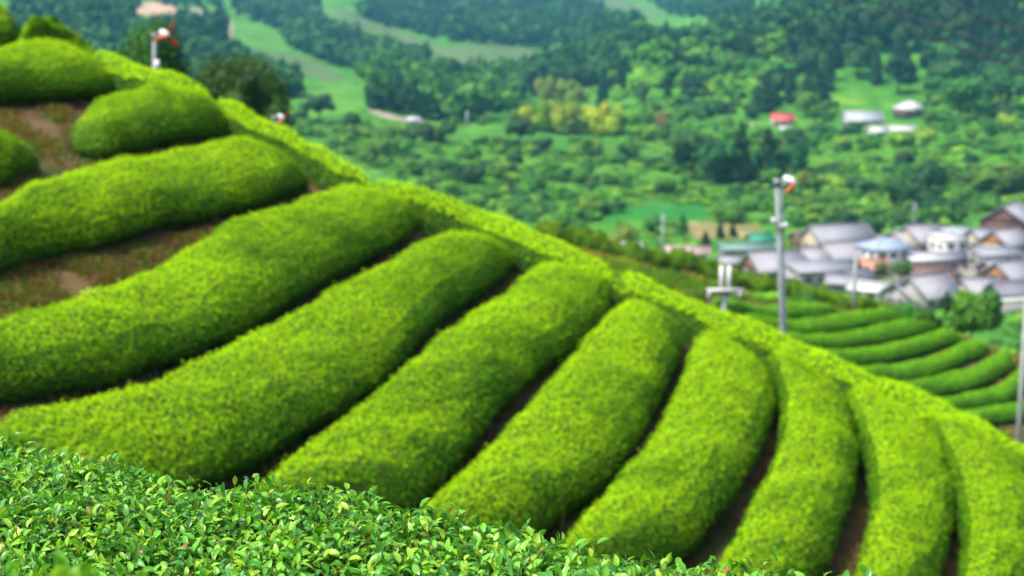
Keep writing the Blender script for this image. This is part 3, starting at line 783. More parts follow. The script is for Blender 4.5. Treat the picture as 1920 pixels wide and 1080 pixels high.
# ------------------------------------------------------------------ valley and hills
LAY = [
    (104, None, -42.0),
    (130, [(-900, 880), (2900, 880)], None),
    (200, [(-900, 690), (2900, 690)], None),
    (260, [(-900, 600), (900, 600), (2900, 600)], None),
    (330, [(-900, 480), (700, 480), (1100, 500), (2900, 500)], None),
    (430, [(-900, 320), (600, 330), (1000, 375), (1300, 400), (2900, 388)], None),
    (560, [(-900, 220), (500, 238), (800, 262), (1000, 266), (1200, 284), (1500, 292), (1700, 272), (2900, 258)], None),
    (680, [(-900, 170), (400, 185), (560, 205), (700, 206), (800, 232), (1000, 240), (1200, 240), (1450, 240), (1700, 226), (2900, 220)], None),
    (800, [(-900, 130), (300, 145), (500, 168), (640, 158), (720, 172), (800, 196), (950, 214), (1100, 205), (1300, 186), (1500, 172), (1700, 158), (2900, 140)], None),
    (950, [(-900, 95), (300, 110), (500, 128), (640, 146), (800, 152), (950, 166), (1050, 165), (1120, 158), (1220, 128), (1300, 108), (1400, 80), (1500, 58), (1700, 16), (1920, -30), (2900, -200)], None),
    (1100, [(-900, 40), (100, 42), (300, 66), (450, 90), (560, 112), (640, 130), (800, 128), (900, 132), (1000, 140), (1100, 112), (1180, 92), (1230, 100), (1320, 98), (1400, 78), (1560, 15), (1920, -90), (2900, -300)], None),
    (1350, [(-900, -20), (100, 6), (300, 30), (440, 50), (560, 78), (640, 84), (760, 100), (900, 94), (1010, 108), (1100, 92), (1200, 66), (1320, 66), (1400, 46), (1560, -20), (1920, -130), (2900, -300)], None),
    (1700, [(-900, -60), (200, -10), (350, 5), (450, 22), (560, 36), (640, 14), (760, 50), (900, 52), (1000, 58), (1200, 46), (1300, 38), (1420, 10), (1560, -50), (1920, -150), (2900, -250)], None),
    (2300, [(-900, -120), (200, -60), (450, -30), (640, -40), (900, -20), (1100, 0), (1200, 8), (1330, -4), (1420, -20), (1560, -70), (2900, -200)], None),
    (2900, [(-900, -130), (2900, -130)], None),
]
SG = np.linspace(-0.62, 0.62, 700)
LY, LZ = [], []
for (y, pl, zc) in LAY:
    if pl is None:
        z = np.full(len(SG), zc)
    else:
        p = at_y(np.array([q[0] for q in pl], float), np.array([q[1] for q in pl], float), float(y))
        z = np.interp(SG, p[:, 0] / y, p[:, 2])
        kk = np.hanning(17); kk /= kk.sum()
        z = np.convolve(np.pad(z, 8, mode='edge'), kk, 'valid')
    LY.append(y); LZ.append(z)
LY = np.array(LY, float); LZ = np.array(LZ)
# PCHIP slopes along y
hy = np.diff(LY)[:, None]; dl = np.diff(LZ, axis=0) / hy
mm = np.zeros_like(LZ)
w1 = 2 * hy[1:] + hy[:-1]; w2 = hy[1:] + 2 * hy[:-1]
with np.errstate(divide='ignore', invalid='ignore'):
    mid = (w1 + w2) / (w1 / dl[:-1] + w2 / dl[1:])
mm[1:-1] = np.where(dl[:-1] * dl[1:] > 0, mid, 0)
mm[0] = dl[0]; mm[-1] = dl[-1]
wv1 = Wob(31, 60); wv2 = Wob(32, 18)


def valley(x, y):
    x, y = np.broadcast_arrays(np.asarray(x, float), np.asarray(y, float))
    s = np.clip(x / y, SG[0], SG[-1]); fi = (s - SG[0]) / (SG[1] - SG[0])
    i0 = np.clip(fi.astype(int), 0, len(SG) - 2); fr = fi - i0
    yc = np.clip(y, LY[0], LY[-1]); k = np.clip(np.searchsorted(LY, yc) - 1, 0, len(LY) - 2)
    h = LY[k + 1] - LY[k]; t = (yc - LY[k]) / h

    def L(A, kk):
        return A[kk, i0] * (1 - fr) + A[kk, i0 + 1] * fr
    z = (2 * t ** 3 - 3 * t ** 2 + 1) * L(LZ, k) + (t ** 3 - 2 * t ** 2 + t) * h * L(mm, k) + (-2 * t ** 3 + 3 * t ** 2) * L(LZ, k + 1) + (t ** 3 - t ** 2) * h * L(mm, k + 1)
    a = np.clip((y - 150) / 300, 0, 1)
    flat = 1 - 0.85 * np.exp(-(((x - 90) / 70) ** 2 + ((y - 320) / 90) ** 2))
    return z + a * flat * (0.9 * wv1(x, y) + 0.35 * wv2(x, y))


sg = np.linspace(-0.56, 0.56, 360)
yg = np.r_[np.arange(104, 460, 2.5), np.arange(460, 1200, 5), np.geomspace(1200, 2900, 130)]
Y, Sx = np.meshgrid(yg, sg, indexing='ij'); X = Sx * Y
idx = np.arange(X.size).reshape(X.shape)
quads = np.stack([idx[:-1, :-1], idx[:-1, 1:], idx[1:, 1:], idx[1:, :-1]], -1).reshape(-1, 4)
tag(link('valley_terrain', mesh('valley_terrain', np.stack([X, Y, valley(X, Y)], -1).reshape(-1, 3), [quads], M['valley'], smooth=True)), kind='structure')

YS = np.geomspace(140, 2880, 1500)


def on_valley(u, v):
    """First point of the terrain that the viewing rays meet."""
    u = np.atleast_1d(np.asarray(u, float)); v = np.atleast_1d(np.asarray(v, float))
    d = ray(u, v); s = d[:, 0] / d[:, 1]; q = d[:, 2] / d[:, 1]
    out = np.empty((len(u), 3))
    for i in range(0, len(u), 1500):
        ss, qq = s[i:i + 1500], q[i:i + 1500]
        zz = valley(ss[:, None] * YS[None], YS[None]); hit = qq[:, None] * YS[None] <= zz
        k = np.where(hit.any(1), hit.argmax(1), len(YS) - 1); y = YS[k]
        out[i:i + 1500] = np.stack([ss * y, y, valley(ss * y, y)], -1)
    return out


def drape(name, poly, mat, kind, lift=0.25, res=40, label=None, cat=None, rag=4.0):
    """A sheet following the terrain inside a plan polygon found from its outline."""
    pl = np.array(poly, float)
    P = on_valley(*resample(np.vstack([pl, pl[:1]]), 60, 1)[:, :2].T)[:-1]
    P = P[np.r_[True, np.linalg.norm(np.diff(P[:, :2], axis=0), axis=1) < 400]]
    c = P.mean(0)
    r = np.linspace(0, 1, 14)
    V = c[None, None, :2] + r[:, None, None] * (P[None, :, :2] - c[None, None, :2])
    z = valley(V[..., 0], V[..., 1]) + lift * (1 - 0.9 * (r[:, None] ** 6))
    n = len(P); V = np.concatenate([V, z[..., None]], -1)
    idx = np.arange(14 * n).reshape(14, n); nxt = np.roll(idx, -1, 1)
    quads = np.stack([idx[:-1], nxt[:-1], nxt[1:], idx[1:]], -1).reshape(-1, 4)
    # make the faces look up
    q = V.reshape(-1, 3)
    e = np.cross(q[quads[-1][1]] - q[quads[-1][0]], q[quads[-1][3]] - q[quads[-1][0]])
    if e[2] < 0:
        quads = quads[:, ::-1]
    o = link(name, mesh(name, q, [quads], M[mat], smooth=True))
    tag(o, label, cat, None, kind)
    return o


FIELDS = [
    ('tea_field', [(438, 38), (480, 50), (525, 62), (545, 98), (500, 96), (440, 82)], 'far_tea'),
    ('tea_field', [(455, 88), (540, 100), (600, 118), (655, 152), (610, 158), (540, 118), (470, 102)], 'far_tea_grey'),
    ('tea_field', [(555, 200), (600, 170), (650, 158), (690, 164), (693, 200), (640, 208), (590, 208)], 'far_tea'),
    ('tea_field', [(600, 8), (680, 30), (760, 62), (830, 82), (832, 100), (760, 84), (690, 62), (610, 36)], 'far_tea_grey'),
    ('tea_field', [(800, 100), (850, 84), (920, 80), (1005, 94), (1015, 104), (960, 120), (870, 122), (815, 114)], 'far_tea_grey'),
    ('tea_field', [(1090, -14), (1180, 2), (1240, 22), (1250, 44), (1190, 28), (1120, 8)], 'far_tea_grey'),
    ('tea_field', [(1262, 32), (1330, 38), (1326, 54), (1270, 50)], 'far_tea'),
    ('earth_field', [(240, 26), (262, 8), (290, 0), (330, 14), (342, 26), (300, 30)], 'bare'),
    ('track', [(345, 12), (390, 20), (430, 34), (444, 48), (436, 74), (428, 74), (432, 50), (415, 38), (345, 20)], 'track'),
    ('track', [(690, 204), (720, 214), (770, 224), (800, 226), (800, 230), (760, 229), (715, 220), (690, 209)], 'track'),
    ('village_yard', [(1480, 470), (1640, 440), (1800, 430), (1930, 425), (2000, 470), (2000, 590), (1880, 575), (1700, 560), (1560, 540), (1400, 520)], 'yard'),
    ('meadow', [(1130, 392), (1240, 384), (1330, 380), (1330, 408), (1230, 414), (1140, 412)], 'meadow'),
    ('meadow', [(1280, 418), (1330, 416), (1420, 420), (1440, 440), (1370, 450), (1300, 446)], 'dry'),
]
for nm, pl, mt in FIELDS:
    drape(nm, pl, mt, 'structure')

# ------------------------------------------------------------------ trees
def ico(sub=1):
    t = (1 + 5 ** .5) / 2
    v = np.array([(-1, t, 0), (1, t, 0), (-1, -t, 0), (1, -t, 0), (0, -1, t), (0, 1, t), (0, -1, -t), (0, 1, -t), (t, 0, -1), (t, 0, 1), (-t, 0, -1), (-t, 0, 1)], float)
    f = [(0, 11, 5), (0, 5, 1), (0, 1, 7), (0, 7, 10), (0, 10, 11), (1, 5, 9), (5, 11, 4), (11, 10, 2), (10, 7, 6), (7, 1, 8), (3, 9, 4), (3, 4, 2), (3, 2, 6), (3, 6, 8), (3, 8, 9), (4, 9, 5), (2, 4, 11), (6, 2, 10), (8, 6, 7), (9, 8, 1)]
    v = unit(v)
    for _ in range(sub):
        cache = {}; v = list(v); nf = []

        def midp(a, b):
            k = (min(a, b), max(a, b))
            if k not in cache:
                cache[k] = len(v); v.append(unit((np.array(v[a]) + np.array(v[b]))[None])[0])
            return cache[k]
        for a, b, c in f:
            ab, bc, ca = midp(a, b), midp(b, c), midp(c, a)
            nf += [(a, ab, ca), (b, bc, ab), (c, ca, bc), (ab, bc, ca)]
        f = nf; v = np.array(v)
    return np.array(v), np.array(f)


ICO1 = ico(1)
PAL = {
    'mid': [(0.051, 0.189, 0.020), (0.072, 0.246, 0.022), (0.043, 0.145, 0.020), (0.109, 0.275, 0.024)],
    'dark': [(0.023, 0.094, 0.022), (0.032, 0.123, 0.024), (0.017, 0.072, 0.020), (0.043, 0.145, 0.028)],
    'deep': [(0.018, 0.085, 0.008), (0.028, 0.12, 0.008), (0.014, 0.065, 0.008), (0.04, 0.14, 0.010)],
    'conifer': [(0.013, 0.063, 0.022), (0.019, 0.082, 0.025), (0.011, 0.049, 0.018), (0.024, 0.098, 0.023)],
    'bright': [(0.131, 0.348, 0.022), (0.174, 0.406, 0.024), (0.102, 0.290, 0.022), (0.217, 0.435, 0.033)],
    'yellow': [(0.26, 0.44, 0.010), (0.34, 0.48, 0.012), (0.16, 0.36, 0.012), (0.40, 0.46, 0.015)],
    'pale': [(0.15, 0.28, 0.025), (0.19, 0.31, 0.03), (0.11, 0.24, 0.022), (0.24, 0.31, 0.04)],
    'rust': [(0.319, 0.160, 0.055), (0.232, 0.174, 0.044), (0.145, 0.189, 0.033), (0.377, 0.217, 0.077)],
}


def crown_arrays(kind, rg, pal, nl=9, cards=520, size=0.085, h=1.0):
    """A unit tree crown: lumps covered with leaf cards over a small dark core. Height about h, standing on z=0."""
    P, Nn, base_v, base_f = [], [], [], []
    if kind == 'broad':
        z0, zc = 0.25 * h, 0.6 * h
        L = np.c_[rg.normal(0, 0.17, (nl, 2)), rg.uniform(0.38, 0.82, nl) * h]; r = rg.uniform(0.13, 0.24, nl)
        L[0] = (0, 0, 0.60 * h); r[0] = 0.3
    elif kind == 'tall':
        L = np.c_[rg.normal(0, 0.17, (nl, 2)), rg.uniform(0.72, 0.93, nl) * h]; r = rg.uniform(0.13, 0.24, nl)
        L[0] = (0, 0, 0.84 * h); r[0] = 0.3
    elif kind == 'bush':
        L = np.c_[rg.normal(0, 0.30, (nl, 2)), rg.uniform(0.15, 0.65, nl) * h]; r = rg.uniform(0.20, 0.34, nl)
        L[0] = (0, 0, 0.35 * h); r[0] = 0.42
    elif kind == 'conifer':
        lv = np.linspace(0.16, 0.97, nl); L = np.c_[rg.normal(0, 0.022, (nl, 2)), lv * h]; r = 0.21 * (1.04 - lv) ** 0.75 + 0.015
    elif kind == 'bamboo':
        L = np.c_[rg.normal(0, 0.26, (nl, 2)), rg.uniform(0.2, 0.8, nl) * h]; r = rg.uniform(0.13, 0.22, nl)
    w = r ** 2; w = w / w.sum()
    k = rg.choice(len(L), cards, p=w)
    d = unit(rg.normal(size=(cards, 3)) + np.array([0, 0, 0.25]))
    sq = np.array([1, 1, 0.9]) if kind != 'conifer' else np.array([1, 1, 0.55])
    if kind == 'tall': sq = np.array([1, 1, 0.42])
    if kind == 'bamboo': sq = np.array([0.8, 0.8, 1.6])
    P = L[k] + d * r[k][:, None] * rg.uniform(0.72, 1.08, cards)[:, None] * sq
    P[:, 2] = np.maximum(P[:, 2], 0.02)
    nrm = unit(d + np.array([0, 0, 0.3 if kind != 'conifer' else -0.1]))
    R = frames(nrm, rg, 0.4)
    v, f = inst(RHOMB_V * np.array([1, 1.5, 1]), RHOMB_F, R, P, rg.uniform(0.7, 1.35, cards) * size)
    if kind == 'tall':
        pz = np.repeat(P[:, 2], 4); v[:, 2] = pz + (v[:, 2] - pz) * 0.33
    pal = np.array(PAL[pal])
    lumpc = pal[rg.integers(0, 4, len(L))]
    c = lumpc[k] * 0.6 + pal[rg.integers(0, 4, cards)] * 0.4
    c = c * rg.uniform(0.75, 1.25, (cards, 1))
    cv = [v]; cf4 = [f]; cf3 = []; cc = [np.repeat(c, 4, 0)]; n0 = len(v)
    for i in range(len(L)):
        tv, tf = ICO1
        bv = L[i] + tv * r[i] * 0.74 * sq
        bv[:, 2] = np.maximum(bv[:, 2], 0.02)
        cv.append(bv); cf3.append(tf + n0); n0 += len(bv); cc.append(np.repeat(lumpc[i:i + 1] * 0.55, len(bv), 0))  # core dimmed: shade inside the crown is put into its colour
    return np.concatenate(cv), np.concatenate(cf3), np.concatenate(cf4), np.concatenate(cc)


def trunk_mesh(kind, rg):
    mb = MB()
    if kind == 'bamboo':
        for _ in range(10):
            a = rg.normal(0, 0.2, 2); mb.tube([(a[0], a[1], -0.05), (a[0] * 1.1, a[1] * 1.1, 0.4), (a[0] * 1.4, a[1] * 1.4, 0.8)], [0.012, 0.01, 0.005], 5)
    elif kind == 'bush':
        for _ in range(5):
            a = rg.normal(0, 0.2, 2); mb.tube([(a[0] * .2, a[1] * .2, -0.05), (a[0], a[1], 0.4)], [0.03, 0.012], 5)
    else:
        top = {'conifer': 0.92, 'tall': 0.88}.get(kind, 0.6)
        mb.tube([(0, 0, -0.06), (0.005, 0, 0.15), (0, 0.01, 0.35), (0.01, 0, top)], [0.034, 0.025, 0.02, 0.006], 7)
        if kind == 'broad':
            for _ in range(5):
                ph = rg.uniform(0, 6.28); hh = rg.uniform(0.25, 0.42)
                mb.tube([(0, 0, hh), (0.1 * math.cos(ph), 0.1 * math.sin(ph), hh + 0.12), (0.2 * math.cos(ph), 0.2 * math.sin(ph), hh + 0.3)], [0.014, 0.010, 0.004], 5)
    return mb.mesh('trunk', M['bark'], True)


PROTO = {}


def proto(kind, pal, var, cards=560, size=0.085):
    key = (kind, pal, var, cards)
    if key not in PROTO:
        rg = np.random.default_rng(abs(hash((kind, pal, var))) % 1000 if False else (len(PROTO) * 17 + 5))
        v, f3, f4, c = crown_arrays(kind, rg, pal, nl={'broad': 10, 'bush': 7, 'conifer': 13, 'bamboo': 16, 'tall': 14}[kind], cards=cards, size=size)
        PROTO[key] = (mesh('crown', v, [f3, f4], M['crown'], col=c), trunk_mesh(kind, rg))
    return PROTO[key]


NAMES = {'tall': 'broadleaf_tree', 'broad': 'broadleaf_tree', 'bush': 'bush', 'conifer': 'cedar_tree', 'bamboo': 'bamboo_clump'}
CATS = {'tall': 'tree', 'broad': 'tree', 'bush': 'bush', 'conifer': 'tree', 'bamboo': 'bamboo'}


def tree(loc, kind, pal, hgt, label, group=None, width=1.0, var=0, cards=560, size=0.085, rz=None):
    cm, tm = proto(kind, pal, var, cards, size)
    r = empty(NAMES[kind], tuple(loc), random.uniform(0, 6.28) if rz is None else rz)
    r.scale = (hgt * width, hgt * width, hgt)
    link('trunk', tm, r); link('crown', cm, r)
    tag(r, label, CATS[kind], group)
    return r


def tree_px(u, vtop, vbase, kind, pal, label, wpx=None, y=None, group=None, var=0, **kw):
    """A tree whose foot and top are seen at these rows; y given when its foot is hidden."""
    P = on_valley(u, vbase)[0] if y is None else at_y(float(u), float(vbase), float(y))
    top = at_y(float(u), float(vtop), P[1])
    h = top[2] - P[2]
    base_w = {'broad': 0.78, 'bush': 1.35, 'conifer': 0.42, 'bamboo': 0.9}[kind]
    w = 1.0 if wpx is None else (wpx * P[1] / F) / (h * base_w)
    return tree(P - np.array([0, 0, 0.02 * h]), kind, pal, h, label, group, w, var, **kw)


# trees just behind the ridge
def near_tree(u, vt, y, kind, pal, lab, wpx, var):
    p = at_y(float(u), float(vt), float(y)); g = float(ground(p[0], p[1])); h = p[2] - g
    w = wpx * y / F / (h * {'tall': 0.85, 'broad': 0.78, 'bush': 1.35, 'conifer': 0.42}[kind])
    return tree((p[0], y, g - 0.1), kind, pal, h, lab, None, w, var, cards=5200, size=0.036)


near_tree(275, 14, 74, 'tall', 'deep', 'dark broadleaf tree directly behind the pole of the upper left fan', 150, 0)
near_tree(420, 76, 76, 'tall', 'deep', 'dark spreading tree behind the ridge hedge right of the upper left fan', 180, 1)
near_tree(490, 112, 74, 'tall', 'deep', 'lower dark tree sinking behind the ridge hedge next to the small fan', 120, 2)
near_tree(600, 262, 60, 'bush', 'mid', 'low dark bush peeping over the ridge hedge left of the valley', 70, 3)
p = at_y(1821.0, 638.0, 83.0); g = float(ground(p[0], p[1]))
tp = at_y(1821.0, 546.0, 83.0)
tree((p[0], 83.0, g - 0.05), 'broad', 'mid', (tp[2] - g) * 1.08, 'small round bright green tree at the end of the lower tea field', None, 76 * 83 / F / ((tp[2] - g) * 0.80), 5, cards=3800, size=0.075)
for (u, vt, vb, w, pal, lab) in [
    (1665, 568, 612, 34, 'mid', 'bright green shrub left of a row of garden shrubs above the lower tea field'),
    (1695, 560, 618, 44, 'mid', 'rounded mid green shrub above the second lower tea row'),
    (1735, 566, 625, 50, 'mid', 'wide fresh green shrub in front of the pale grey village roof'),
    (1768, 590, 640, 40, 'mid', 'small shrub between the wide shrub and the round tree'),
    (1640, 575, 605, 26, 'rust', 'brownish shrub next to the thin grey pole'),
    (1775, 545, 590, 20, 'conifer', 'small bluish conifer left of the round bright green tree'),
    (1430, 540, 572, 60, 'bright', 'yellowish weedy bush right of the crossarm pole'),
    (1385, 545, 585, 44, 'pale', 'pale dry weedy clump just right of the crossarm pole foot'),
    (1310, 528, 560, 44, 'pale', 'pale dry weedy clump left of the crossarm pole'),
    (1510, 545, 585, 50, 'mid', 'dark weedy bush on the bank right of the tall fan pole'),
    (1270, 505, 530, 40, 'dark', 'dark bush in the hollow above the short tea rows'),
    (1190, 492, 515, 44, 'dark', 'dark bush on the far bank above the hollow, left one'),
    (1880, 640, 700, 50, 'bright', 'bright weedy bush at the right edge beyond the bent tea rows'),
]:
    y = 86.0 if u > 1600 else 84.0
    if u < 1330: y = 86.0
    p = at_y(float(u), float(vb), y); g = float(ground(p[0], p[1])); tp = at_y(float(u), float(vt), y)
    h = tp[2] - g
    kd = 'conifer' if pal == 'conifer' else 'bush'
    tree((p[0], y, g - 0.05), kd, pal, h, lab, None, w * y / F / (h * (1.25 if kd == 'bush' else 0.42)), int(u) % 3 + 10, cards=1500, size=0.10)

# single trees and bushes of the valley that stand out
SOLO = [
    (975, 212, 274, 'broad', 'dark', 'round dark tree standing alone in the green meadow', 52),
    (1118, 268, 302, 'bush', 'dark', 'single dark bush low in the meadow below the bamboo', 36),
    (880, 300, 345, 'bush', 'dark', 'dark bush in the scrub above the ridge hedge', 70),
    (850, 206, 240, 'bush', 'mid', 'round bush left of the white pole in the valley', 40),
    (905, 210, 236, 'bush', 'mid', 'round bush right of the white pole in the valley', 34),
    (1300, 232, 338, 'broad', 'dark', 'broad dark tree at the left of the tall grove in the valley', 90),
    (1388, 228, 345, 'conifer', 'conifer', 'tall dark cedar in the middle of the valley grove', 58),
    (1440, 238, 340, 'conifer', 'conifer', 'tall dark cedar behind the fan head', 62),
    (1345, 262, 345, 'broad', 'dark', 'dark rounded tree in front of the valley grove', 64),
    (1488, 262, 335, 'broad', 'dark', 'dark tree at the right of the valley grove', 60),
    (1365, 352, 418, 'bush', 'mid', 'big round mid green bush left of the fan pole above the meadow', 104),
    (1176, 412, 462, 'bush', 'pale', 'olive round bush on the village edge beside the white roof', 70),
    (1225, 398, 440, 'broad', 'mid', 'mid green tree beside the white pole at the village edge', 50),
    (1280, 400, 438, 'conifer', 'mid', 'small green conifer right of the white pole at the village edge', 24),
    (1322, 432, 470, 'conifer', 'conifer', 'small dark conifer behind the pink roofed shed', 26),
    (1350, 414, 448, 'conifer', 'conifer', 'slim dark conifer above the teal shed', 18),
    (1374, 418, 446, 'conifer', 'conifer', 'short dark conifer beside the green netting roof', 18),
    (1690, 322, 402, 'broad', 'dark', 'dark green tree behind the village roofs below the dark shrubs', 60),
    (1645, 398, 440, 'bush', 'dark', 'dark bush behind the long grey roof', 46),
    (1740, 296, 372, 'broad', 'dark', 'large dark tree clump right of the fan head', 90),
    (1900, 300, 372, 'broad', 'mid', 'mid green tree at the right edge above the brown barn', 90),
    (1840, 310, 372, 'broad', 'mid', 'mid green tree left of the one at the right edge', 80),
    (1690, 488, 530, 'broad', 'mid', 'green garden tree in the village beneath the blue roofed house', 58),
    (1650, 508, 540, 'bush', 'mid', 'low green garden bush between the white roofs', 46),
    (1815, 505, 545, 'bush', 'bright', 'lime garden bush in the village by the yellow tarpaulin', 52),
    (1784, 530, 556, 'bush', 'mid', 'small garden bush near the red sided house', 24),
    (1800, 140, 226, 'broad', 'mid', 'very large round tree right of the white farmhouse on the slope', 110),
    (1885, 104, 222, 'broad', 'dark', 'very large dark tree at the right edge behind the yellow bush', 120),
    (1885, 204, 238, 'bush', 'yellow', 'bright yellow bush at the right edge of the slope', 44),
    (1512, 165, 222, 'broad', 'mid', 'round tree between the red roof and the long grey roof', 56),
    (1540, 226, 256, 'bush', 'dark', 'wide dark bush below the long grey roof on the slope', 100),
    (1595, 226, 252, 'bush', 'dark', 'dark bush in front of the long grey roof, nearest it', 60),
    (1370, 150, 196, 'broad', 'mid', 'light round tree at the foot of the cedar slope', 40),
    (1530, 118, 200, 'conifer', 'conifer', 'pointed cedar rising above the round tree at the slope foot', 52),
    (1435, 132, 212, 'conifer', 'conifer', 'pointed cedar at the slope foot left of the red roof', 60),
    (1308, 118, 180, 'conifer', 'mid', 'lighter green cedar at the foot of the slope', 44),
    (600, 172, 226, 'broad', 'dark', 'dark tree at the left of the bright tea field in the valley', 56),
    (660, 205, 250, 'broad', 'dark', 'dark tree just below the bright tea field in the valley', 46),
    (565, 200, 245, 'broad', 'dark', 'dark tree nearest the small fan on the ridge', 44),
    (1235, 200, 248, 'bush', 'rust', 'reddish autumn bush in the scrub right of the bamboo', 40),
    (1215, 222, 262, 'bush', 'pale', 'pale pinkish bush under the reddish bush', 70),
]
for k, (u, vt, vb, kd, pal, lab, w) in enumerate(SOLO):
    tree_px(u, vt, vb, kd, pal, lab, w, var=k % 4, cards=1100, size=0.062)
for k, (u, vt, vb, w, pal) in enumerate([(1015, 200, 246, 74, 'yellow'), (1062, 190, 250, 84, 'yellow'), (1108, 202, 252, 80, 'yellow'), (1145, 192, 250, 64, 'yellow'), (1180, 206, 252, 60, 'bright'), (1035, 142, 200, 56, 'pale'), (1078, 150, 196, 56, 'pale'), (990, 204, 242, 46, 'bright'), (1200, 200, 248, 50, 'bright')]):
    tree_px(u, vt, vb, 'bamboo', pal, 'yellow feathery bamboo clump in the grove in the middle of the valley' if pal == 'yellow' else ('bright green feathery bamboo clump at an end of the yellow grove' if pal == 'bright' else 'pale feathery bamboo clump on the slope behind the yellow grove'), w, group='bamboo clumps of the valley grove', var=k % 3, cards=1100, size=0.06)


def blocked(u, v):
    """Keep scattered plants off houses, fields and tracks."""
    for nm, pl, _ in FIELDS:
        pl = np.array(pl, float)
        if pl[:, 0].min() - 8 < u < pl[:, 0].max() + 8 and pl[:, 1].min() - 4 < v < pl[:, 1].max() + 10:
            q = poly_in(pl, u, v - 3)
            if q: return True
    return (1430 < u < 1500 and 205 < v < 250) or (1565 < u < 1740 and 178 < v < 268)


def on_field_px(u, v):
    return any(poly_in(np.array(pl, float), u, v) for nm, pl, _ in FIELDS if nm != 'village_yard')


def poly_in(pl, x, y):
    c = False
    for i in range(len(pl)):
        (x1, y1), (x2, y2) = pl[i], pl[(i + 1) % len(pl)]
        if (y1 > y) != (y2 > y) and x < (x2 - x1) * (y - y1) / (y2 - y1) + x1:
            c = not c
    return c


def scatter(poly, n, choices, label, group, hpx, seed, cards=420, size=0.095, gap=0.55):
    """Individual plants strewn over an area, kept apart from one another."""
    rg = np.random.default_rng(seed)
    q = poly_sample(np.array(poly, float), n * 6, rg); put = []
    for (u, v) in q:
        if blocked(u, v): continue
        if any(abs(u - a) < hpx[1] * gap and abs(v - b) < hpx[1] * gap * 0.5 for a, b in put): continue
        put.append((u, v))
        if len(put) >= n: break
    put.sort(key=lambda t: t[1])
    P = on_valley([p[0] for p in put], [p[1] for p in put])
    for k, p in enumerate(P):
        kd, pal = choices[rg.integers(0, len(choices))]
        h = rg.uniform(*hpx) * p[1] / F
        tree(p - np.array([0, 0, 0.03 * h]), kd, pal, h, label[kd], group, rg.uniform(0.85, 1.25), int(rg.integers(0, 4)), cards=cards, size=size)


scatter([(540, 240), (760, 246), (980, 280), (1260, 290), (1560, 310), (1920, 290), (1920, 370), (1640, 395), (1440, 395), (1130, 395), (1040, 420), (860, 370), (700, 320)], 105,
        [('bush', 'mid'), ('bush', 'bright'), ('bush', 'mid'), ('bush', 'dark'), ('bush', 'mid')], {'bush': 'rounded bush in the green scrub of the valley floor'}, 'bushes of the valley scrub', (16, 48), 91, cards=560, size=0.085)
scatter([(1140, 210), (1400, 200), (1920, 190), (1920, 275), (1560, 290), (1220, 270)], 120,
        [('bush', 'bright'), ('bush', 'mid'), ('broad', 'mid'), ('bush', 'dark')], {'bush': 'rounded bush around the farmhouses at the slope foot', 'broad': 'small leafy tree around the farmhouses at the slope foot'}, 'plants around the slope farmhouses', (16, 42), 92, cards=520, size=0.088)
scatter([(1430, 388), (1560, 385), (1830, 380), (1830, 418), (1640, 428), (1500, 428)], 34, [('bush', 'mid'), ('bush', 'dark'), ('broad', 'mid'), ('bush', 'bright')], {'bush': 'rounded bush along the back of the village', 'broad': 'leafy tree along the back of the village'}, 'plants along the back of the village', (16, 40), 94)
scatter([(1100, 165), (1240, 130), (1390, 95), (1480, 90), (1470, 200), (1300, 202), (1110, 205)], 95,
        [('broad', 'mid'), ('broad', 'mid'), ('broad', 'dark'), ('conifer', 'conifer'), ('broad', 'bright')], {'conifer': 'dark pointed cedar among the round crowns on the left flank of the right hill', 'broad': 'round crowned tree on the left flank of the right hill'}, 'trees on the left flank of the right hill', (40, 66), 93, cards=620, size=0.078, gap=0.40)
scatter([(1480, 90), (1560, 50), (1700, 20), (1925, -20), (1925, 165), (1770, 192), (1690, 184), (1630, 170), (1560, 172), (1480, 200)], 135,
        [('conifer', 'conifer'), ('conifer', 'conifer'), ('conifer', 'conifer'), ('broad', 'dark')], {'conifer': 'tall dark cedar of the plantation on the right hill', 'broad': 'dark round crown within the cedar plantation on the right hill'}, 'cedar plantation of the right hill', (58, 92), 95, cards=620, size=0.075, gap=0.36)


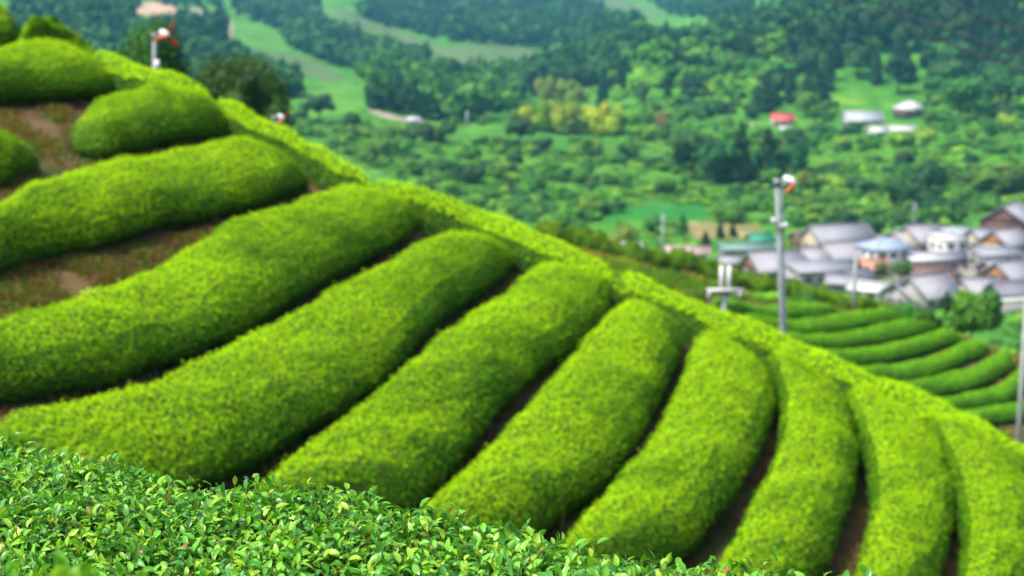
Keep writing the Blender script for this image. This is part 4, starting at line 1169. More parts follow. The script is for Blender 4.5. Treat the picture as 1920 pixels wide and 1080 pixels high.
def forest(name, poly, n, kinds, hm, seed, cards=110, size=0.17, label=None, free=False, wide=1.0, cluster=None):
    """Far wood that reads as one mass."""
    rg = np.random.default_rng(seed)
    q = poly_sample(np.array(poly, float), n, rg)
    P = on_valley(q[:, 0], q[:, 1]); hp = 0.75 * np.mean(hm) * F / P[:, 1]
    ok = np.array([free or not (blocked(a, b) or (k > 3 and (on_field_px(a, b - k) or on_field_px(a, b - k / 2)))) for (a, b), k in zip(q, hp)]); P = P[ok]; q = q[ok]
    if cluster:
        P = P[Wob(seed + 50, cluster)(P[:, 0], P[:, 1]) + rg.normal(0, 0.25, len(P)) > 0.15]
    T = []
    for kd, pal in kinds:
        for _ in range(2):
            T.append(crown_arrays(kd, rg, pal, nl={'broad': 6, 'bush': 5, 'conifer': 7, 'bamboo': 8}[kd], cards=cards, size=size))
    pick = rg.integers(0, len(T), len(P)); V, F3, F4, C = [], [], [], []; n0 = 0
    for k, (v, f3, f4, c) in enumerate(T):
        p = P[pick == k]; m = len(p)
        if not m: continue
        a = rg.uniform(0, 6.28, m); h = rg.uniform(*hm, m); w = h * rg.uniform(0.85, 1.25, m) * wide
        R = np.zeros((m, 3, 3)); R[:, 0, 0] = np.cos(a); R[:, 0, 1] = -np.sin(a); R[:, 1, 0] = np.sin(a); R[:, 1, 1] = np.cos(a); R[:, 2, 2] = 1
        sc = np.stack([w, w, h], -1)
        vv, g3 = inst(v, f3, R, p - np.array([0, 0, 0.5]), sc); _, g4 = inst(v, f4, R, p, sc)
        V.append(vv); F3.append(g3 + n0); F4.append(g4 + n0); n0 += len(vv)
        C.append((c[None] * rg.uniform(0.7, 1.25, (m, 1, 1))).reshape(-1, 3))
    o = link(name, mesh(name, np.concatenate(V), [np.concatenate(F3), np.concatenate(F4)], M['forest'], col=np.concatenate(C)))
    tag(o, label, 'forest', None, 'stuff')
    return o


CON = [('conifer', 'conifer'), ('conifer', 'conifer'), ('broad', 'dark')]
MIX = [('conifer', 'conifer'), ('broad', 'mid'), ('broad', 'dark')]
forest('forest', [(640, 40), (700, 20), (780, -10), (1100, -20), (1215, 40), (1215, 62), (1120, 90), (1010, 92), (900, 84), (830, 78), (760, 60)], 1100, CON, (15, 22), 1, label='dark bluish wood on the far hillside at the top middle')
forest('forest', [(640, 120), (700, 100), (800, 110), (900, 125), (985, 135), (960, 220), (860, 232), (790, 226), (700, 206), (690, 160)], 420, MIX, (12, 18), 2, cards=200, size=0.13, label='mixed wood in the middle distance below the pale tea fields')
forest('forest', [(980, 150), (1080, 115), (1150, 95), (1215, 92), (1215, 118), (1120, 160), (1000, 185)], 260, CON, (15, 20), 3, cards=180, size=0.14, label='dark cedar wood on the spur in front of the far hills')
forest('forest', [(350, 120), (440, 100), (520, 110), (560, 130), (612, 176), (560, 190), (500, 186), (380, 180)], 220, CON, (12, 18), 4, cards=160, size=0.14, label='dark cedar wood below the pale pruned tea field at left')
forest('forest', [(40, 60), (180, 40), (240, 30), (350, 30), (425, 40), (440, 84), (400, 104), (340, 120), (180, 130), (40, 130)], 420, CON, (14, 20), 5, label='bluish wood below the bare earth field')
forest('forest', [(430, -20), (600, -10), (610, 40), (640, 60), (690, 72), (640, 130), (600, 112), (540, 90), (530, 60), (480, 44), (440, 30)], 420, CON, (14, 20), 6, label='bluish wood between the far tea fields at the top left')
forest('forest', [(30, -30), (420, -30), (420, 20), (350, 12), (240, 24), (150, 44), (30, 60)], 260, CON, (14, 20), 7, label='bluish wood above the bare earth field')
forest('forest', [(1200, -10), (1420, -20), (1400, 50), (1340, 60), (1330, 36), (1250, 30)], 320, CON, (14, 20), 8, label='blue hazy wood on the farthest hill at the top')
forest('forest', [(640, 74), (700, 76), (820, 100), (815, 116), (880, 126), (980, 122), (1010, 132), (900, 140), (800, 124), (700, 112), (640, 124)], 220, MIX, (9, 14), 9, label='belt of mixed trees below the pale pruned fields')
forest('forest', [(1130, 110), (1240, 90), (1390, 55), (1560, 0), (1700, -40), (1930, -90), (1930, -10), (1700, 60), (1560, 90), (1390, 130), (1240, 165), (1130, 175)], 460, CON + MIX, (16, 23), 10, cards=200, size=0.13, label='wood covering the upper part of the right hill')
forest('undergrowth', [(520, 232), (760, 238), (980, 268), (1260, 278), (1560, 290), (1920, 280), (1920, 385), (1640, 410), (1440, 400), (1130, 405), (1040, 430), (860, 380), (700, 320)], 1500, [('bush', 'mid'), ('bush', 'bright'), ('bush', 'bright'), ('bush', 'pale')], (0.5, 1.7), 11, cards=130, size=0.15, wide=2.6, label='low tangled green scrub over the valley floor')
forest('undergrowth', [(520, 226), (760, 236), (980, 262), (1260, 270), (1560, 285), (1920, 270), (1920, 392), (1640, 412), (1440, 404), (1130, 408), (1040, 430), (860, 380), (700, 320)], 1900, [('bush', 'mid'), ('bush', 'dark'), ('bush', 'mid'), ('bush', 'bright'), ('bush', 'bright')], (1.6, 4.2), 16, cards=130, size=0.14, wide=1.7, cluster=28, label='thickets of merging bushes across the valley floor')
forest('undergrowth', [(1130, 200), (1400, 205), (1900, 205), (1920, 285), (1560, 292), (1220, 272), (540, 245), (560, 215)], 800, [('bush', 'mid'), ('bush', 'bright'), ('bush', 'pale')], (0.5, 1.6), 12, cards=130, size=0.15, wide=2.4, label='low tangled scrub around the slope farmhouses')
forest('undergrowth', [(1850, 590), (1960, 590), (1960, 680), (1880, 690), (1850, 640)], 60, [('bush', 'mid'), ('bush', 'bright')], (0.8, 2.0), 13, cards=200, size=0.16, label='green scrub below the white road wall')
forest('undergrowth', [(1150, 425), (1330, 415), (1480, 420), (1480, 470), (1340, 480), (1200, 470)], 130, [('bush', 'mid'), ('bush', 'bright'), ('bush', 'pale')], (0.8, 2.4), 14, cards=120, size=0.2, label='garden scrub at the left edge of the village')
forest('undergrowth', [(1600, 500), (1700, 500), (1720, 540), (1620, 545)], 40, [('bush', 'mid'), ('bush', 'bright')], (0.8, 2.0), 15, cards=120, size=0.2, label='garden plants between the village houses', free=True)

# ------------------------------------------------------------------ houses
WIN = {}


def window_on(parent, x, y, z, w, h, axis, out):
    """A window with frame; axis 'x' lies along the front, 'y' along an end wall."""
    f = MB(); t = 0.09
    if axis == 'x':
        yy = y + out * 0.03
        for (cx, cz, sx, sz) in ((0, h / 2, w, t), (0, -h / 2, w, t), (-w / 2, 0, t, h - t), (w / 2, 0, t, h - t), (0, 0, t * 0.7, h - t)):
            f.box((x + cx, yy, z + cz), (sx, 0.10, sz))
        p = MB(); p.box((x, y + out * 0.012, z), (w - t, 0.06, h - t))
    else:
        xx = x + out * 0.03
        for (cy, cz, sy, sz) in ((0, h / 2, w, t), (0, -h / 2, w, t), (-w / 2, 0, t, h - t), (w / 2, 0, t, h - t), (0, 0, t * 0.7, h - t)):
            f.box((xx, y + cy, z + cz), (0.10, sy, sz))
        p = MB(); p.box((x + out * 0.012, y, z), (0.06, w - t, h - t))
    wo = f.build('window', M['frame'], parent)
    p.build('pane', M['window'], wo)


def house(label, u, vb, w, d, hw, hr, rot, roof, wall, style='gable', y=None, cat='house', name='village_house', over=0.6, gable_wall=None, wins=3, storeys=1, dz=0.0):
    P = on_valley(float(u), float(vb))[0] if y is None else at_y(float(u), float(vb), float(y))
    r = empty(name, (P[0], P[1], P[2] - 0.3 + dz), math.radians(rot))
    tag(r, label, cat)
    hx, hy = w / 2, d / 2; Z = hw + 0.3
    mb = MB()
    if style == 'gable':
        v = [(-hx, -hy, 0), (hx, -hy, 0), (hx, hy, 0), (-hx, hy, 0), (-hx, -hy, Z), (hx, -hy, Z), (hx, hy, Z), (-hx, hy, Z), (-hx, 0, Z + hr * 0.97), (hx, 0, Z + hr * 0.97)]
        mb.add(v, [(0, 1, 5, 4), (2, 3, 7, 6), (1, 2, 6, 5), (5, 6, 9), (3, 0, 4, 7), (7, 4, 8), (0, 3, 2, 1), (4, 5, 9, 8), (6, 7, 8, 9)])
        mb.build('wall', M[wall], r)
        if gable_wall:
            for sx in (-1, 1):
                g = MB()
                x0, x1 = sx * hx, sx * (hx + 0.06)
                g.add([(x0, -hy, Z - 0.1), (x0, hy, Z - 0.1), (x0, 0, Z + hr * 0.95), (x1, -hy, Z - 0.1), (x1, hy, Z - 0.1), (x1, 0, Z + hr * 0.95)], [(3, 4, 5), (0, 2, 1), (0, 1, 4, 3), (1, 2, 5, 4), (2, 0, 3, 5)])
                g.build('gable', M[gable_wall], r)
        rb = MB(); th = 0.18; k = hr / hy
        ox, oy = hx + over, hy + over; ze = Z - k * over
        for sy in (-1, 1):
            v = [(-ox, sy * oy, ze + 0.04), (ox, sy * oy, ze + 0.04), (ox, 0, Z + hr + 0.04), (-ox, 0, Z + hr + 0.04)]
            v += [(a, b, c + th) for a, b, c in v]
            fs = [(0, 1, 2, 3), (7, 6, 5, 4), (4, 5, 1, 0), (5, 6, 2, 1), (6, 7, 3, 2), (7, 4, 0, 3)]
            rb.add(v, fs if sy > 0 else [f[::-1] for f in fs])
        ro = rb.build('roof', M[roof], r)
        rg_ = MB(); rg_.box((0, 0, Z + hr + th + 0.1), (2 * ox + 0.1, 0.42, 0.28))
        for sx in (-1, 1):
            for sy in (-1, 1):
                rg_.tube([(sx * (ox - 0.08), sy * 0.1, Z + hr + th + 0.06), (sx * (ox - 0.08), sy * oy, ze + th + 0.06)], 0.13, 5)
        rg_.build('ridge_cap', M['r_dark'] if roof in ('r_grey', 'r_light', 'r_dark') else M[roof], ro)
    elif style == 'hip':
        mb.box((0, 0, Z / 2), (w, d, Z)); mb.build('wall', M[wall], r)
        ox, oy = hx + over, hy + over; rl_ = max(hx - hy * 0.9, 0.6)
        rb = MB(); th = 0.2
        base = [(-ox, -oy, Z), (ox, -oy, Z), (ox, oy, Z), (-ox, oy, Z)]; up = [(a, b, c + th) for a, b, c in base]; rid = [(-rl_, 0, Z + hr), (rl_, 0, Z + hr)]
        rb.add(base + up + rid, [(0, 3, 2, 1), (0, 1, 5, 4), (1, 2, 6, 5), (2, 3, 7, 6), (3, 0, 4, 7), (4, 5, 9, 8), (6, 7, 8, 9), (5, 6, 9), (7, 4, 8)])
        ro = rb.build('roof', M[roof], r)
        rg_ = MB(); rg_.tube([(-rl_ - 0.1, 0, Z + hr + 0.06), (rl_ + 0.1, 0, Z + hr + 0.06)], 0.16, 6)
        for sx in (-1, 1):
            for sy in (-1, 1):
                rg_.tube([(sx * rl_, 0, Z + hr + 0.03), (sx * ox, sy * oy, Z + th + 0.05)], 0.12, 6)
        rg_.build('ridge_cap', M[roof], ro)
    elif style == 'mono':
        v = [(-hx, -hy, 0), (hx, -hy, 0), (hx, hy, 0), (-hx, hy, 0), (-hx, -hy, Z), (hx, -hy, Z), (hx, hy, Z + hr), (-hx, hy, Z + hr)]
        mb.add(v, [(0, 3, 2, 1), (0, 1, 5, 4), (1, 2, 6, 5), (2, 3, 7, 6), (3, 0, 4, 7), (4, 5, 6, 7)]); mb.build('wall', M[wall], r)
        ox, oy = hx + over, hy + over; k = hr / d
        v = [(-ox, -oy, Z - k * over + 0.05), (ox, -oy, Z - k * over + 0.05), (ox, oy, Z + hr + k * over + 0.05), (-ox, oy, Z + hr + k * over + 0.05)]
        v += [(a, b, c + 0.16) for a, b, c in v]
        rb = MB(); rb.add(v, [(0, 3, 2, 1), (0, 1, 5, 4), (1, 2, 6, 5), (2, 3, 7, 6), (3, 0, 4, 7), (4, 5, 6, 7)]); rb.build('roof', M[roof], r)
    # openings
    hs = hw / storeys
    for st in range(storeys):
        zc = 0.3 + hs * (st + 0.55); wh = min(1.25, hs * 0.45)
        for i in range(wins):
            xx = -hx + w * (i + 0.5) / wins
            if st == 0 and i == wins // 2:
                dm = MB(); dm.box((xx, -hy - 0.03, 0.3 + min(2.0, hs * 0.8) / 2), (1.5, 0.09, min(2.0, hs * 0.8)))
                do = dm.build('door', M['door'], r)
                continue
            window_on(r, xx, -hy - 0.03, zc, min(1.8, w / wins * 0.6), wh, 'x', -1)
        if d > 4:
            for yy in (-hy * 0.45, hy * 0.4):
                window_on(r, -hx - (0.09 if gable_wall else 0.03), yy, zc, 1.3, wh * 0.85, 'y', -1)
    return r


H = house
H('long grey tiled farmhouse at the back of the village below the scrub', 1568, 474, 14.5, 7, 3.6, 2.6, 24, 'r_grey', 'w_cream')
H('grey tiled house with a cream wall just below the long farmhouse', 1582, 504, 11.5, 7, 3.0, 2.6, 28, 'r_light', 'w_cream')
H('low pale tiled annex left of the cream walled house', 1524, 508, 7, 6, 2.8, 2.0, 30, 'r_light', 'w_grey')
H('wide pale grey roofed house behind the tall fan pole', 1450, 522, 10.5, 8, 2.4, 2.9, 18, 'r_light', 'w_darkbrown', gable_wall='w_brown')
H('flat grey walled workshop with small white canopy', 1540, 536, 12, 6, 3.4, 0.8, 16, 'r_grey', 'w_stone', style='mono', wins=4)
H('small white lean-to in front of the grey workshop', 1552, 516, 3.6, 2.5, 1.8, 0.6, 10, 'r_white', 'w_white', style='mono', cat='shed', name='village_shed', wins=1, over=0.3)
H('two-storey white house with a blue hipped roof', 1655, 508, 8.0, 7, 5.0, 1.9, 22, 'r_blue', 'w_white', style='hip', storeys=2)
H('small shed with a terracotta roof left of the blue roofed house', 1634, 520, 4.8, 4, 2.2, 1.3, 15, 'r_orange', 'w_darkbrown', cat='shed', name='village_shed', wins=2)
H('pale tiled house behind the blue roofed house, higher of a pair', 1722, 474, 8.5, 7.5, 3.4, 2.8, 32, 'r_light', 'w_cream')
H('pale tiled lower wing left of the higher tiled house', 1690, 474, 5.5, 6.5, 2.6, 2.2, 32, 'r_light', 'w_cream', wins=2)
H('white plastered storehouse with a flat white roof in mid village', 1776, 494, 6.2, 5.5, 5.4, 0.7, 24, 'r_white', 'w_white', style='mono', storeys=2, wins=2, over=0.25)
H('long house with a flat white roof and cream wall', 1736, 510, 8.0, 5, 2.8, 0.5, 12, 'r_white', 'w_cream', style='mono', wins=4)
H('dark grey garage below the white storehouse', 1785, 506, 4.5, 4, 2.6, 0.4, 20, 'r_dark', 'w_darkgrey', style='mono', cat='shed', name='village_shed', wins=2, over=0.3)
H('plain beige building behind the white storehouse', 1797, 458, 6.2, 5, 2.8, 0.6, 18, 'r_sheet', 'w_cream', style='mono', wins=3)
H('small dark roofed hut beside the beige building', 1762, 446, 3.4, 3.5, 1.8, 1.0, 18, 'r_brown', 'w_darkbrown', cat='shed', name='village_shed', wins=1)
H('big dark brown barn with a grey roof at the right edge', 1890, 446, 13, 11, 4.6, 3.6, 60, 'r_grey', 'w_darkbrown', wins=3, gable_wall='w_darkbrown')
H('pale tiled house with an orange gable under the brown barn', 1882, 478, 8.5, 7, 3.0, 2.6, 38, 'r_light', 'w_cream', gable_wall='w_orange')
H('low grey roofed storeroom below the upper orange gabled house', 1868, 496, 9.5, 4.5, 2.4, 0.7, 16, 'r_grey', 'w_white', style='mono', wins=4)
H('grey tiled house with an orange gable at the lower right edge', 1890, 546, 8.5, 7.5, 2.9, 2.8, 38, 'r_grey', 'w_grey', gable_wall='w_orange')
H('dark roofed house cut by the right edge above the white road wall', 1904, 572, 9, 5, 2.6, 1.6, 14, 'r_dark', 'w_darkgrey')
H('large pale roofed house in front, nearest the lower tea field', 1735, 574, 8.5, 7.5, 2.6, 2.9, 34, 'r_light', 'w_stone')
H('pale roofed side wing of the nearest large house', 1695, 572, 4.5, 6, 2.2, 2.0, 34, 'r_light', 'w_stone', wins=2)
H('dark brown roofed house with red walls behind the nearest large house', 1752, 546, 7, 5.5, 2.6, 1.9, -28, 'r_brown', 'w_red', gable_wall='w_red')
H('long white roofed shed slanting down to the thin grey pole', 1640, 562, 8.2, 4.2, 2.0, 1.0, -34, 'r_white', 'w_white', cat='shed', name='village_shed', wins=3)
H('pale roofed house half hidden by the small round tree', 1832, 566, 7, 6, 2.4, 1.8, 20, 'r_light', 'w_cream')
H('long shed with a faded pink roof and white end wall', 1288, 492, 8.8, 4.5, 2.3, 0.9, -4, 'r_pink', 'w_white', cat='shed', name='village_shed', wins=3)
H('tiny shed with a white roof left of the white pole', 1180, 476, 4.2, 3.4, 1.4, 0.9, 6, 'r_white', 'w_white', cat='shed', name='village_shed', wins=1)
H('long low shed with a faded teal roof', 1398, 480, 11.5, 4, 1.9, 0.8, 8, 'r_teal', 'w_stone', cat='shed', name='village_shed', wins=3)
H('small shed covered by bright green netting', 1424, 458, 5.0, 3.5, 1.3, 1.0, 14, 'r_green', 'w_stone', cat='shed', name='village_shed', wins=1)
H('low shed with a pale grey roof beside the dark gabled house', 1370, 504, 5.0, 4, 1.7, 0.8, 6, 'r_light', 'w_white', cat='shed', name='village_shed', wins=2)
H('narrow dark roofed outhouse between the workshop and the terracotta shed', 1606, 540, 4.5, 4, 2.2, 1.2, 28, 'r_dark', 'w_grey', wins=1)
H('low grey roofed outbuilding in front of the wide pale roof', 1492, 534, 6.5, 4, 2.0, 1.2, 20, 'r_grey', 'w_stone', wins=2)
H('dim brown shed at the far left corner of the long farmhouse', 1505, 462, 4.5, 4, 2.0, 1.3, 24, 'r_brown', 'w_brown', cat='shed', name='village_shed', wins=1)
H('small grey tiled house squeezed left of the dark grey garage', 1700, 500, 4.2, 4, 2.4, 1.5, 26, 'r_dark', 'w_darkgrey', wins=2)
H('grey tiled house between the beige building and the brown barn', 1838, 468, 6.0, 5, 2.8, 1.9, 30, 'r_grey', 'w_cream', wins=2)
H('small grey house with a porch roof below the blue tarpaulin', 1862, 522, 5.5, 4, 2.2, 1.5, 36, 'r_grey', 'w_brown', wins=2)
H('low dark storehouse at the village edge below the small white lean-to', 1582, 546, 6.0, 4, 1.9, 1.1, -20, 'r_grey', 'w_darkgrey', wins=2)
# farmhouses on the slope
H('white walled farmhouse with a bright red roof on the slope', 1466, 236, 9, 7, 2.6, 2.6, 4, 'r_red', 'w_white', name='farmhouse')
H('long grey sheet-roofed barn on the slope', 1616, 236, 15, 9, 2.6, 3.4, 4, 'r_sheet', 'w_grey', cat='barn', name='farm_barn')
H('white roofed farmhouse with dark walls highest on the slope', 1704, 220, 10.5, 9, 3.6, 3.6, 24, 'r_white', 'w_darkbrown', name='farmhouse', style='hip')
H('small white shed in front of the grey barn, left of two', 1643, 256, 5.6, 5, 2.0, 1.6, 20, 'r_white', 'w_white', cat='shed', name='farm_shed', wins=1)
H('low white roofed shed below the white roofed farmhouse', 1693, 252, 10.5, 5, 1.6, 1.2, 6, 'r_white', 'w_white', cat='shed', name='farm_shed', wins=2)
H('little white hut left of the red roofed farmhouse', 1418, 244, 3.6, 3.2, 1.6, 0.8, 0, 'r_white', 'w_white', cat='hut', name='farm_hut', wins=1)
H('tiny white hut under the red roofed farmhouse', 1471, 250, 3.4, 3, 1.8, 0.7, 0, 'r_white', 'w_white', cat='hut', name='farm_hut', wins=1)
H('tiny white hut beside the valley track below the middle wood', 776, 233, 4.2, 3.4, 1.8, 0.8, 0, 'r_white', 'w_white', cat='hut', name='farm_hut', wins=1)
# yellow and blue tarpaulins over something in the yard
for (u, v, mt, lab) in ((1808, 506, 'w_yellow', 'yellow tarpaulin over a heap in a village yard'), (1838, 508, 'w_blue', 'bright blue tarpaulin over a heap in a village yard')):
    P = on_valley(float(u), float(v))[0]; tv, tf = ico(2)
    v_ = tv * np.array([1.3, 1.0, 0.95]) * (1 + 0.08 * Wob(int(u), 0.6, dim=3)(tv[:, 0], tv[:, 1], tv[:, 2]))[:, None]; v_[:, 2] = np.maximum(v_[:, 2], -0.2)
    o = link('tarpaulin', mesh('tarpaulin', v_, [tf], M[mt], smooth=True), None, tuple(P)); tag(o, lab, 'tarpaulin')
# white road wall at the right
a = on_valley(1850.0, 590.0)[0]; b = on_valley(1990.0, 580.0)[0]; mb = MB()
dv = b - a; L_ = np.linalg.norm(dv[:2]); an = math.atan2(dv[1], dv[0])
wallr = empty('retaining_wall', tuple((a + b) / 2 + np.array([0, 0, -0.5])), an); tag(wallr, 'grey retaining wall with a white parapet at the right edge', 'wall')
mb.box((0, 0, 0.9), (L_, 0.5, 2.2)); mb.build('wall_face', M['w_stone'], wallr)
mb = MB(); mb.box((0, 0.02, 2.55), (L_, 0.35, 1.1)); mb.build('parapet', M['w_white'], wallr)

# ------------------------------------------------------------------ poles, fans and wires
def fan(label, u_top, v_top, u_bot, v_bot, y, rad, face, roll, blades, head_scale=1.0):
    """Frost fan: leaning steel pole, bracket, motor housing and painted blades."""
    T = at_y(float(u_top), float(v_top), y); B = at_y(float(u_bot), float(v_bot), y)
    d = unit((B - T)[None])[0]
    g = float(ground(B[0], B[1]))
    Bt = T + d * ((g - 0.3 - T[2]) / d[2])
    r = empty('frost_fan', tuple(Bt)); tag(r, label, 'frost fan')
    O = np.array(Bt)
    mb = MB(); mb.tube([Bt - O, (T + Bt) / 2 - O, T - O], [rad * 1.15, rad * 1.05, rad], 12)
    mb.build('pole', M['steel'], r, True)
    hs = head_scale
    hub = T + np.array([0.30, -0.1, 0.02]) * hs
    mb = MB(); mb.tube([T + np.array([0, 0, -0.12]) * hs - O, T + np.array([0.18, -0.05, -0.10]) * hs - O, hub + np.array([0, 0, -0.1]) * hs - O], 0.04 * hs, 8)
    mb.box(T - O + np.array([0, 0, -0.05]) * hs, (rad * 2.6, rad * 2.6, 0.16 * hs)); mb.build('bracket', M['steel'], r)
    f = np.array([math.cos(face), math.sin(face), -0.28]); f /= np.linalg.norm(f)
    mb = MB(); q = hub - O
    ts = np.array([-0.17, -0.165, -0.10, 0.05, 0.14, 0.18, 0.20]); rr = np.array([0.02, 0.075, 0.105, 0.105, 0.09, 0.05, 0.01])
    mb.tube([q + f * t * hs for t in ts], rr * hs, 14)
    m = mb.build('motor', M['fan_white'], r, True)
    c = q + f * 0.24 * hs
    ref = np.array([0, 0, 1.0]); e1 = unit(np.cross(f, ref)[None])[0]; e2 = np.cross(f, e1)
    mb = MB(); mb.tube([q + f * 0.18 * hs, c + f * 0.05 * hs], [0.03 * hs, 0.05 * hs], 10); mb.build('hub', M['steel'], r)
    for k in range(blades):
        a0 = roll + k * 2 * math.pi / blades
        ax = e1 * math.cos(a0) + e2 * math.sin(a0); sd = np.cross(f, ax)
        mb = MB(); st = np.array([0.02, 0.10, 0.22, 0.34, 0.44, 0.47]) * hs; wd = np.array([0.03, 0.055, 0.085, 0.09, 0.07, 0.02]) * hs
        V, Fc = [], []
        for s_, w_ in zip(st, wd):
            tw = 0.30 - 0.3 * s_ / hs
            dirw = sd * math.cos(tw) + f * math.sin(tw); nn = np.cross(ax, dirw)
            for (p_, h_) in ((-1, 0), (0, 1), (1, 0), (0, -1)):
                V.append(c + ax * s_ + dirw * w_ * p_ + nn * 0.010 * hs * h_)
        for i in range(len(st) - 1):
            for j in range(4):
                Fc.append((i * 4 + j, i * 4 + (j + 1) % 4, (i + 1) * 4 + (j + 1) % 4, (i + 1) * 4 + j))
        Fc += [(3, 2, 1, 0), tuple(len(V) - 4 + j for j in range(4))]
        mb.add(V, Fc); mb.build('blade', M['fan_orange'], r)
    return r, O, T, d


r, O, T, d = fan('tall frost fan at right with orange blades and clamps halfway up its pole', 1457, 338, 1467, 630, 34.0, 0.055, -0.75, 0.6, 2, 0.82)
for (t, sx, mt) in ((0.88, -0.11, 'fan_white'), (0.98, 0.12, 'fan_white')):
    p = T + d * t - O
    mb = MB(); mb.tube([p + np.array([-0.02, -0.09, 0]), p + np.array([sx * 1.5, -0.09, 0])], 0.03, 8); mb.tube([p + np.array([sx * 1.2, -0.09, -0.05]), p + np.array([sx * 1.2, -0.09, 0.07])], [0.05, 0.035], 8)
    mb.build('clamp', M[mt], r)
mb = MB(); mb.tube([T + d * s_ - O + np.array([0.085, -0.03, 0]) for s_ in np.linspace(0.1, 5.0, 6)], 0.02, 6); mb.build('conduit', M['steel'], r)
r, O, T, d = fan('frost fan on the upper left ridge with orange blades in front of a dark tree', 290, 64, 289, 140, 44.0, 0.055, -0.75, 0.25, 3, 0.95)
mb = MB(); p = T + d * 0.85 - O; mb.box(p + np.array([0.10, -0.06, 0]), (0.12, 0.12, 0.3)); mb.build('switch_box', M['fan_white'], r)
fan('frost fan whose orange blades just show above the ridge hedge', 515, 219, 515, 300, 44.0, 0.06, -0.75, 0.8, 2, 0.6)


def pole(label, u, vt, vb, y, rad, mat='concrete_pole', name='utility_pole', cat='utility pole', gr=None):
    T = at_y(float(u), float(vt), y)
    g = float((gr or ground)(T[0], T[1]))
    r = empty(name, (T[0], T[1], g)); tag(r, label, cat)
    mb = MB(); hh = T[2] - g
    mb.tube([(0, 0, -0.3), (0, 0, hh * 0.5), (0, 0, hh)], [rad * 1.25, rad * 1.1, rad], 10); mb.build('pole_shaft', M[mat], r, True)
    return r, hh


y = 62.0
r, hh = pole('grey pole with a white crossarm and two upright tubes behind the ridge hedge', 1359, 542, 600, y, 0.10, 'steel')
mb = MB(); mb.box((0, -0.13, hh - 0.02), (1.5, 0.10, 0.13)); mb.build('crossarm', M['insulator'], r)
for sx in (-0.15, 0.15):
    mb = MB(); mb.tube([(sx, -0.02, hh - 0.2), (sx, -0.02, hh + 0.95)], 0.085, 10); mb.build('upright_tube', M['fan_white'], r, True)
for sx in (-0.62, 0.60):
    mb = MB(); mb.tube([(sx, -0.13, hh - 0.30), (sx, -0.13, hh - 0.22), (sx, -0.13, hh - 0.14), (sx, -0.13, hh - 0.07)], [0.06, 0.11, 0.06, 0.10], 10); mb.build('insulator', M['insulator'], r, True)
mb = MB(); mb.tube([(-0.6, -0.1, hh - 0.08), (0, -0.1, hh - 0.5)], 0.02, 6); mb.tube([(0.6, -0.1, hh - 0.08), (0, -0.1, hh - 0.5)], 0.02, 6); mb.build('brace', M['steel'], r)
pole('thin grey pole standing at the edge of the lower tea field', 1605, 474, 590, 84.0, 0.09)
r, hh = pole('grey pole at the right edge in front of the lower tea field', 1925, 560, 780, 58.0, 0.08)
for (u, vt, vb, lab, rad) in ((1242, 402, 476, 'white pole standing alone at the left edge of the village', 0.35), (1713, 380, 440, 'white utility pole behind the village roofs', 0.28), (1800, 498, 550, 'pale utility pole in the middle of the village gardens', 0.22), (876, 208, 236, 'white pole between two round bushes in the valley', 0.6)):
    P = on_valley(float(u), float(vb))[0]
    T = at_y(float(u), float(vt), P[1]); h = T[2] - P[2]
    r = empty('utility_pole', tuple(P)); tag(r, lab, 'utility pole')
    mb = MB(); mb.tube([(0, 0, -0.5), (0, 0, h * 0.5), (0, 0, h)], [rad, rad * 0.9, rad * 0.7], 8); mb.build('pole_shaft', M['concrete_pole'], r, True)
    mb = MB(); mb.box((0, -rad - 0.06, h * 0.88), (2.0, 0.12, 0.14)); mb.build('crossarm', M['concrete_pole'], r)
    if u > 1300:
        mb = MB(); mb.tube([(-0.5, -0.4, h * 0.66), (-0.5, -0.4, h * 0.8)], 0.28, 8); mb.build('transformer', M['steel'], r, True)

for (pts, lab) in (([(1480, -38), (1575, 0), (1750, 70), (1920, 134), (2100, 196)], 'lowest dark power cable slanting across the top right corner'),
                   ([(1540, -40), (1635, 0), (1780, 57), (1920, 108), (2100, 168)], 'middle dark power cable across the top right corner'),
                   ([(1680, -38), (1770, 0), (1850, 34), (1920, 62), (2100, 130)], 'highest dark power cable across the top right corner')):
    pts = np.array(pts, float)
    q = resample(pts, 40, 6)
    yy = np.linspace(40, 26, 40)
    P = at_y(q[:, 0], q[:, 1], yy)
    mb = MB(); mb.tube(P, 0.018, 6); o = mb.build('power_cable', M['cable'], None, True); tag(o, lab, 'power cable')

# loose shrub on the crest at the upper left
L = np.array([(36, 78), (70, 56), (98, 48), (130, 46), (165, 56), (185, 72)], float); Rr = np.array([(34, 104), (70, 106), (98, 106), (130, 106), (165, 106), (195, 108)], float)
hedge('tea_shrub', 'loose unclipped tea shrub with upright shoots on the crest at the upper left', on_hill(L[:, 0], L[:, 1], 0.0), on_hill(Rr[:, 0], Rr[:, 1], 0.75), None, seed=905, n=30, height=1.12, dens=900, size=(0.07, 0.15), lump=0.12, young=0.7, cap=(0.8, 0.9), wiggle=0.08)

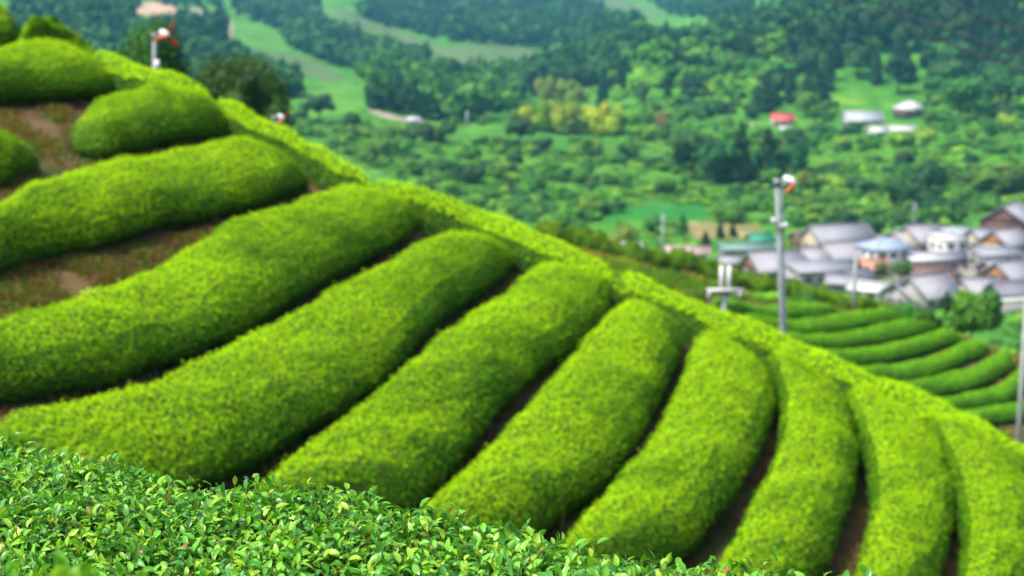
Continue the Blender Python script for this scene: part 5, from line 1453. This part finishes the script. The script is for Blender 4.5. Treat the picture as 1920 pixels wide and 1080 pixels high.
# ------------------------------------------------------------------ air
mb = MB(); mb.box((0, 1440, -5), (3600, 3000, 240))
hz = mb.mesh('haze', None); hz.materials.clear()
m, nt, out = new_mat('valley_haze')
pv = N(nt, 'ShaderNodeVolumePrincipled'); pv.inputs['Color'].default_value = (0.18, 0.56, 0.88, 1); pv.inputs['Density'].default_value = 0.00012; pv.inputs['Anisotropy'].default_value = 0.0
nt.links.new(pv.outputs[0], out.inputs['Volume']); hz.materials.append(m)
tag(link('haze', hz), kind='stuff')

# ------------------------------------------------------------------ light
SUN_EL, SUN_AZ = math.radians(58), math.radians(-120)     # azimuth measured from +Y towards +X
w = bpy.data.worlds.new('World'); S.world = w; w.use_nodes = True
nt = w.node_tree
sky = nt.nodes.new('ShaderNodeTexSky'); sky.sky_type = 'NISHITA'; sky.sun_disc = False
sky.sun_elevation = SUN_EL; sky.sun_rotation = SUN_AZ; sky.dust_density = 4.0; sky.ozone_density = 1.0
nt.links.new(sky.outputs[0], nt.nodes['Background'].inputs[0]); nt.nodes['Background'].inputs[1].default_value = 0.105
sl = bpy.data.lights.new('sun', 'SUN'); sl.energy = 2.3; sl.angle = math.radians(10); sl.color = (1.0, 0.95, 0.86)
so = bpy.data.objects.new('sun', sl); COL.objects.link(so)
dx, dy, dz = math.cos(SUN_EL) * math.sin(SUN_AZ), math.cos(SUN_EL) * math.cos(SUN_AZ), math.sin(SUN_EL)
so.rotation_euler = (math.pi / 2 - SUN_EL, 0, math.atan2(dx, -dy))
so.location = (dx * 50, dy * 50, dz * 50)

# ------------------------------------------------------------------ camera
cam = bpy.data.cameras.new('camera'); co = bpy.data.objects.new('camera', cam); COL.objects.link(co)
cam.sensor_width = 36; cam.lens = F / 1920 * 36; cam.clip_end = 8000; cam.clip_start = 0.05
co.location = (0, 0, 0); co.rotation_euler = (math.pi / 2 - TH, 0, 0)
cam.dof.use_dof = True; cam.dof.focus_distance = 4.4; cam.dof.aperture_fstop = 3.1
S.camera = co

S.render.engine = 'CYCLES'
S.cycles.use_denoising = True
S.cycles.max_bounces = 6; S.cycles.diffuse_bounces = 3; S.cycles.glossy_bounces = 2; S.cycles.transmission_bounces = 4; S.cycles.volume_bounces = 1; S.cycles.transparent_max_bounces = 4
S.view_settings.view_transform = 'Standard'; S.view_settings.look = 'None'; S.view_settings.gamma = 1.0
S.view_settings.exposure = 1.35
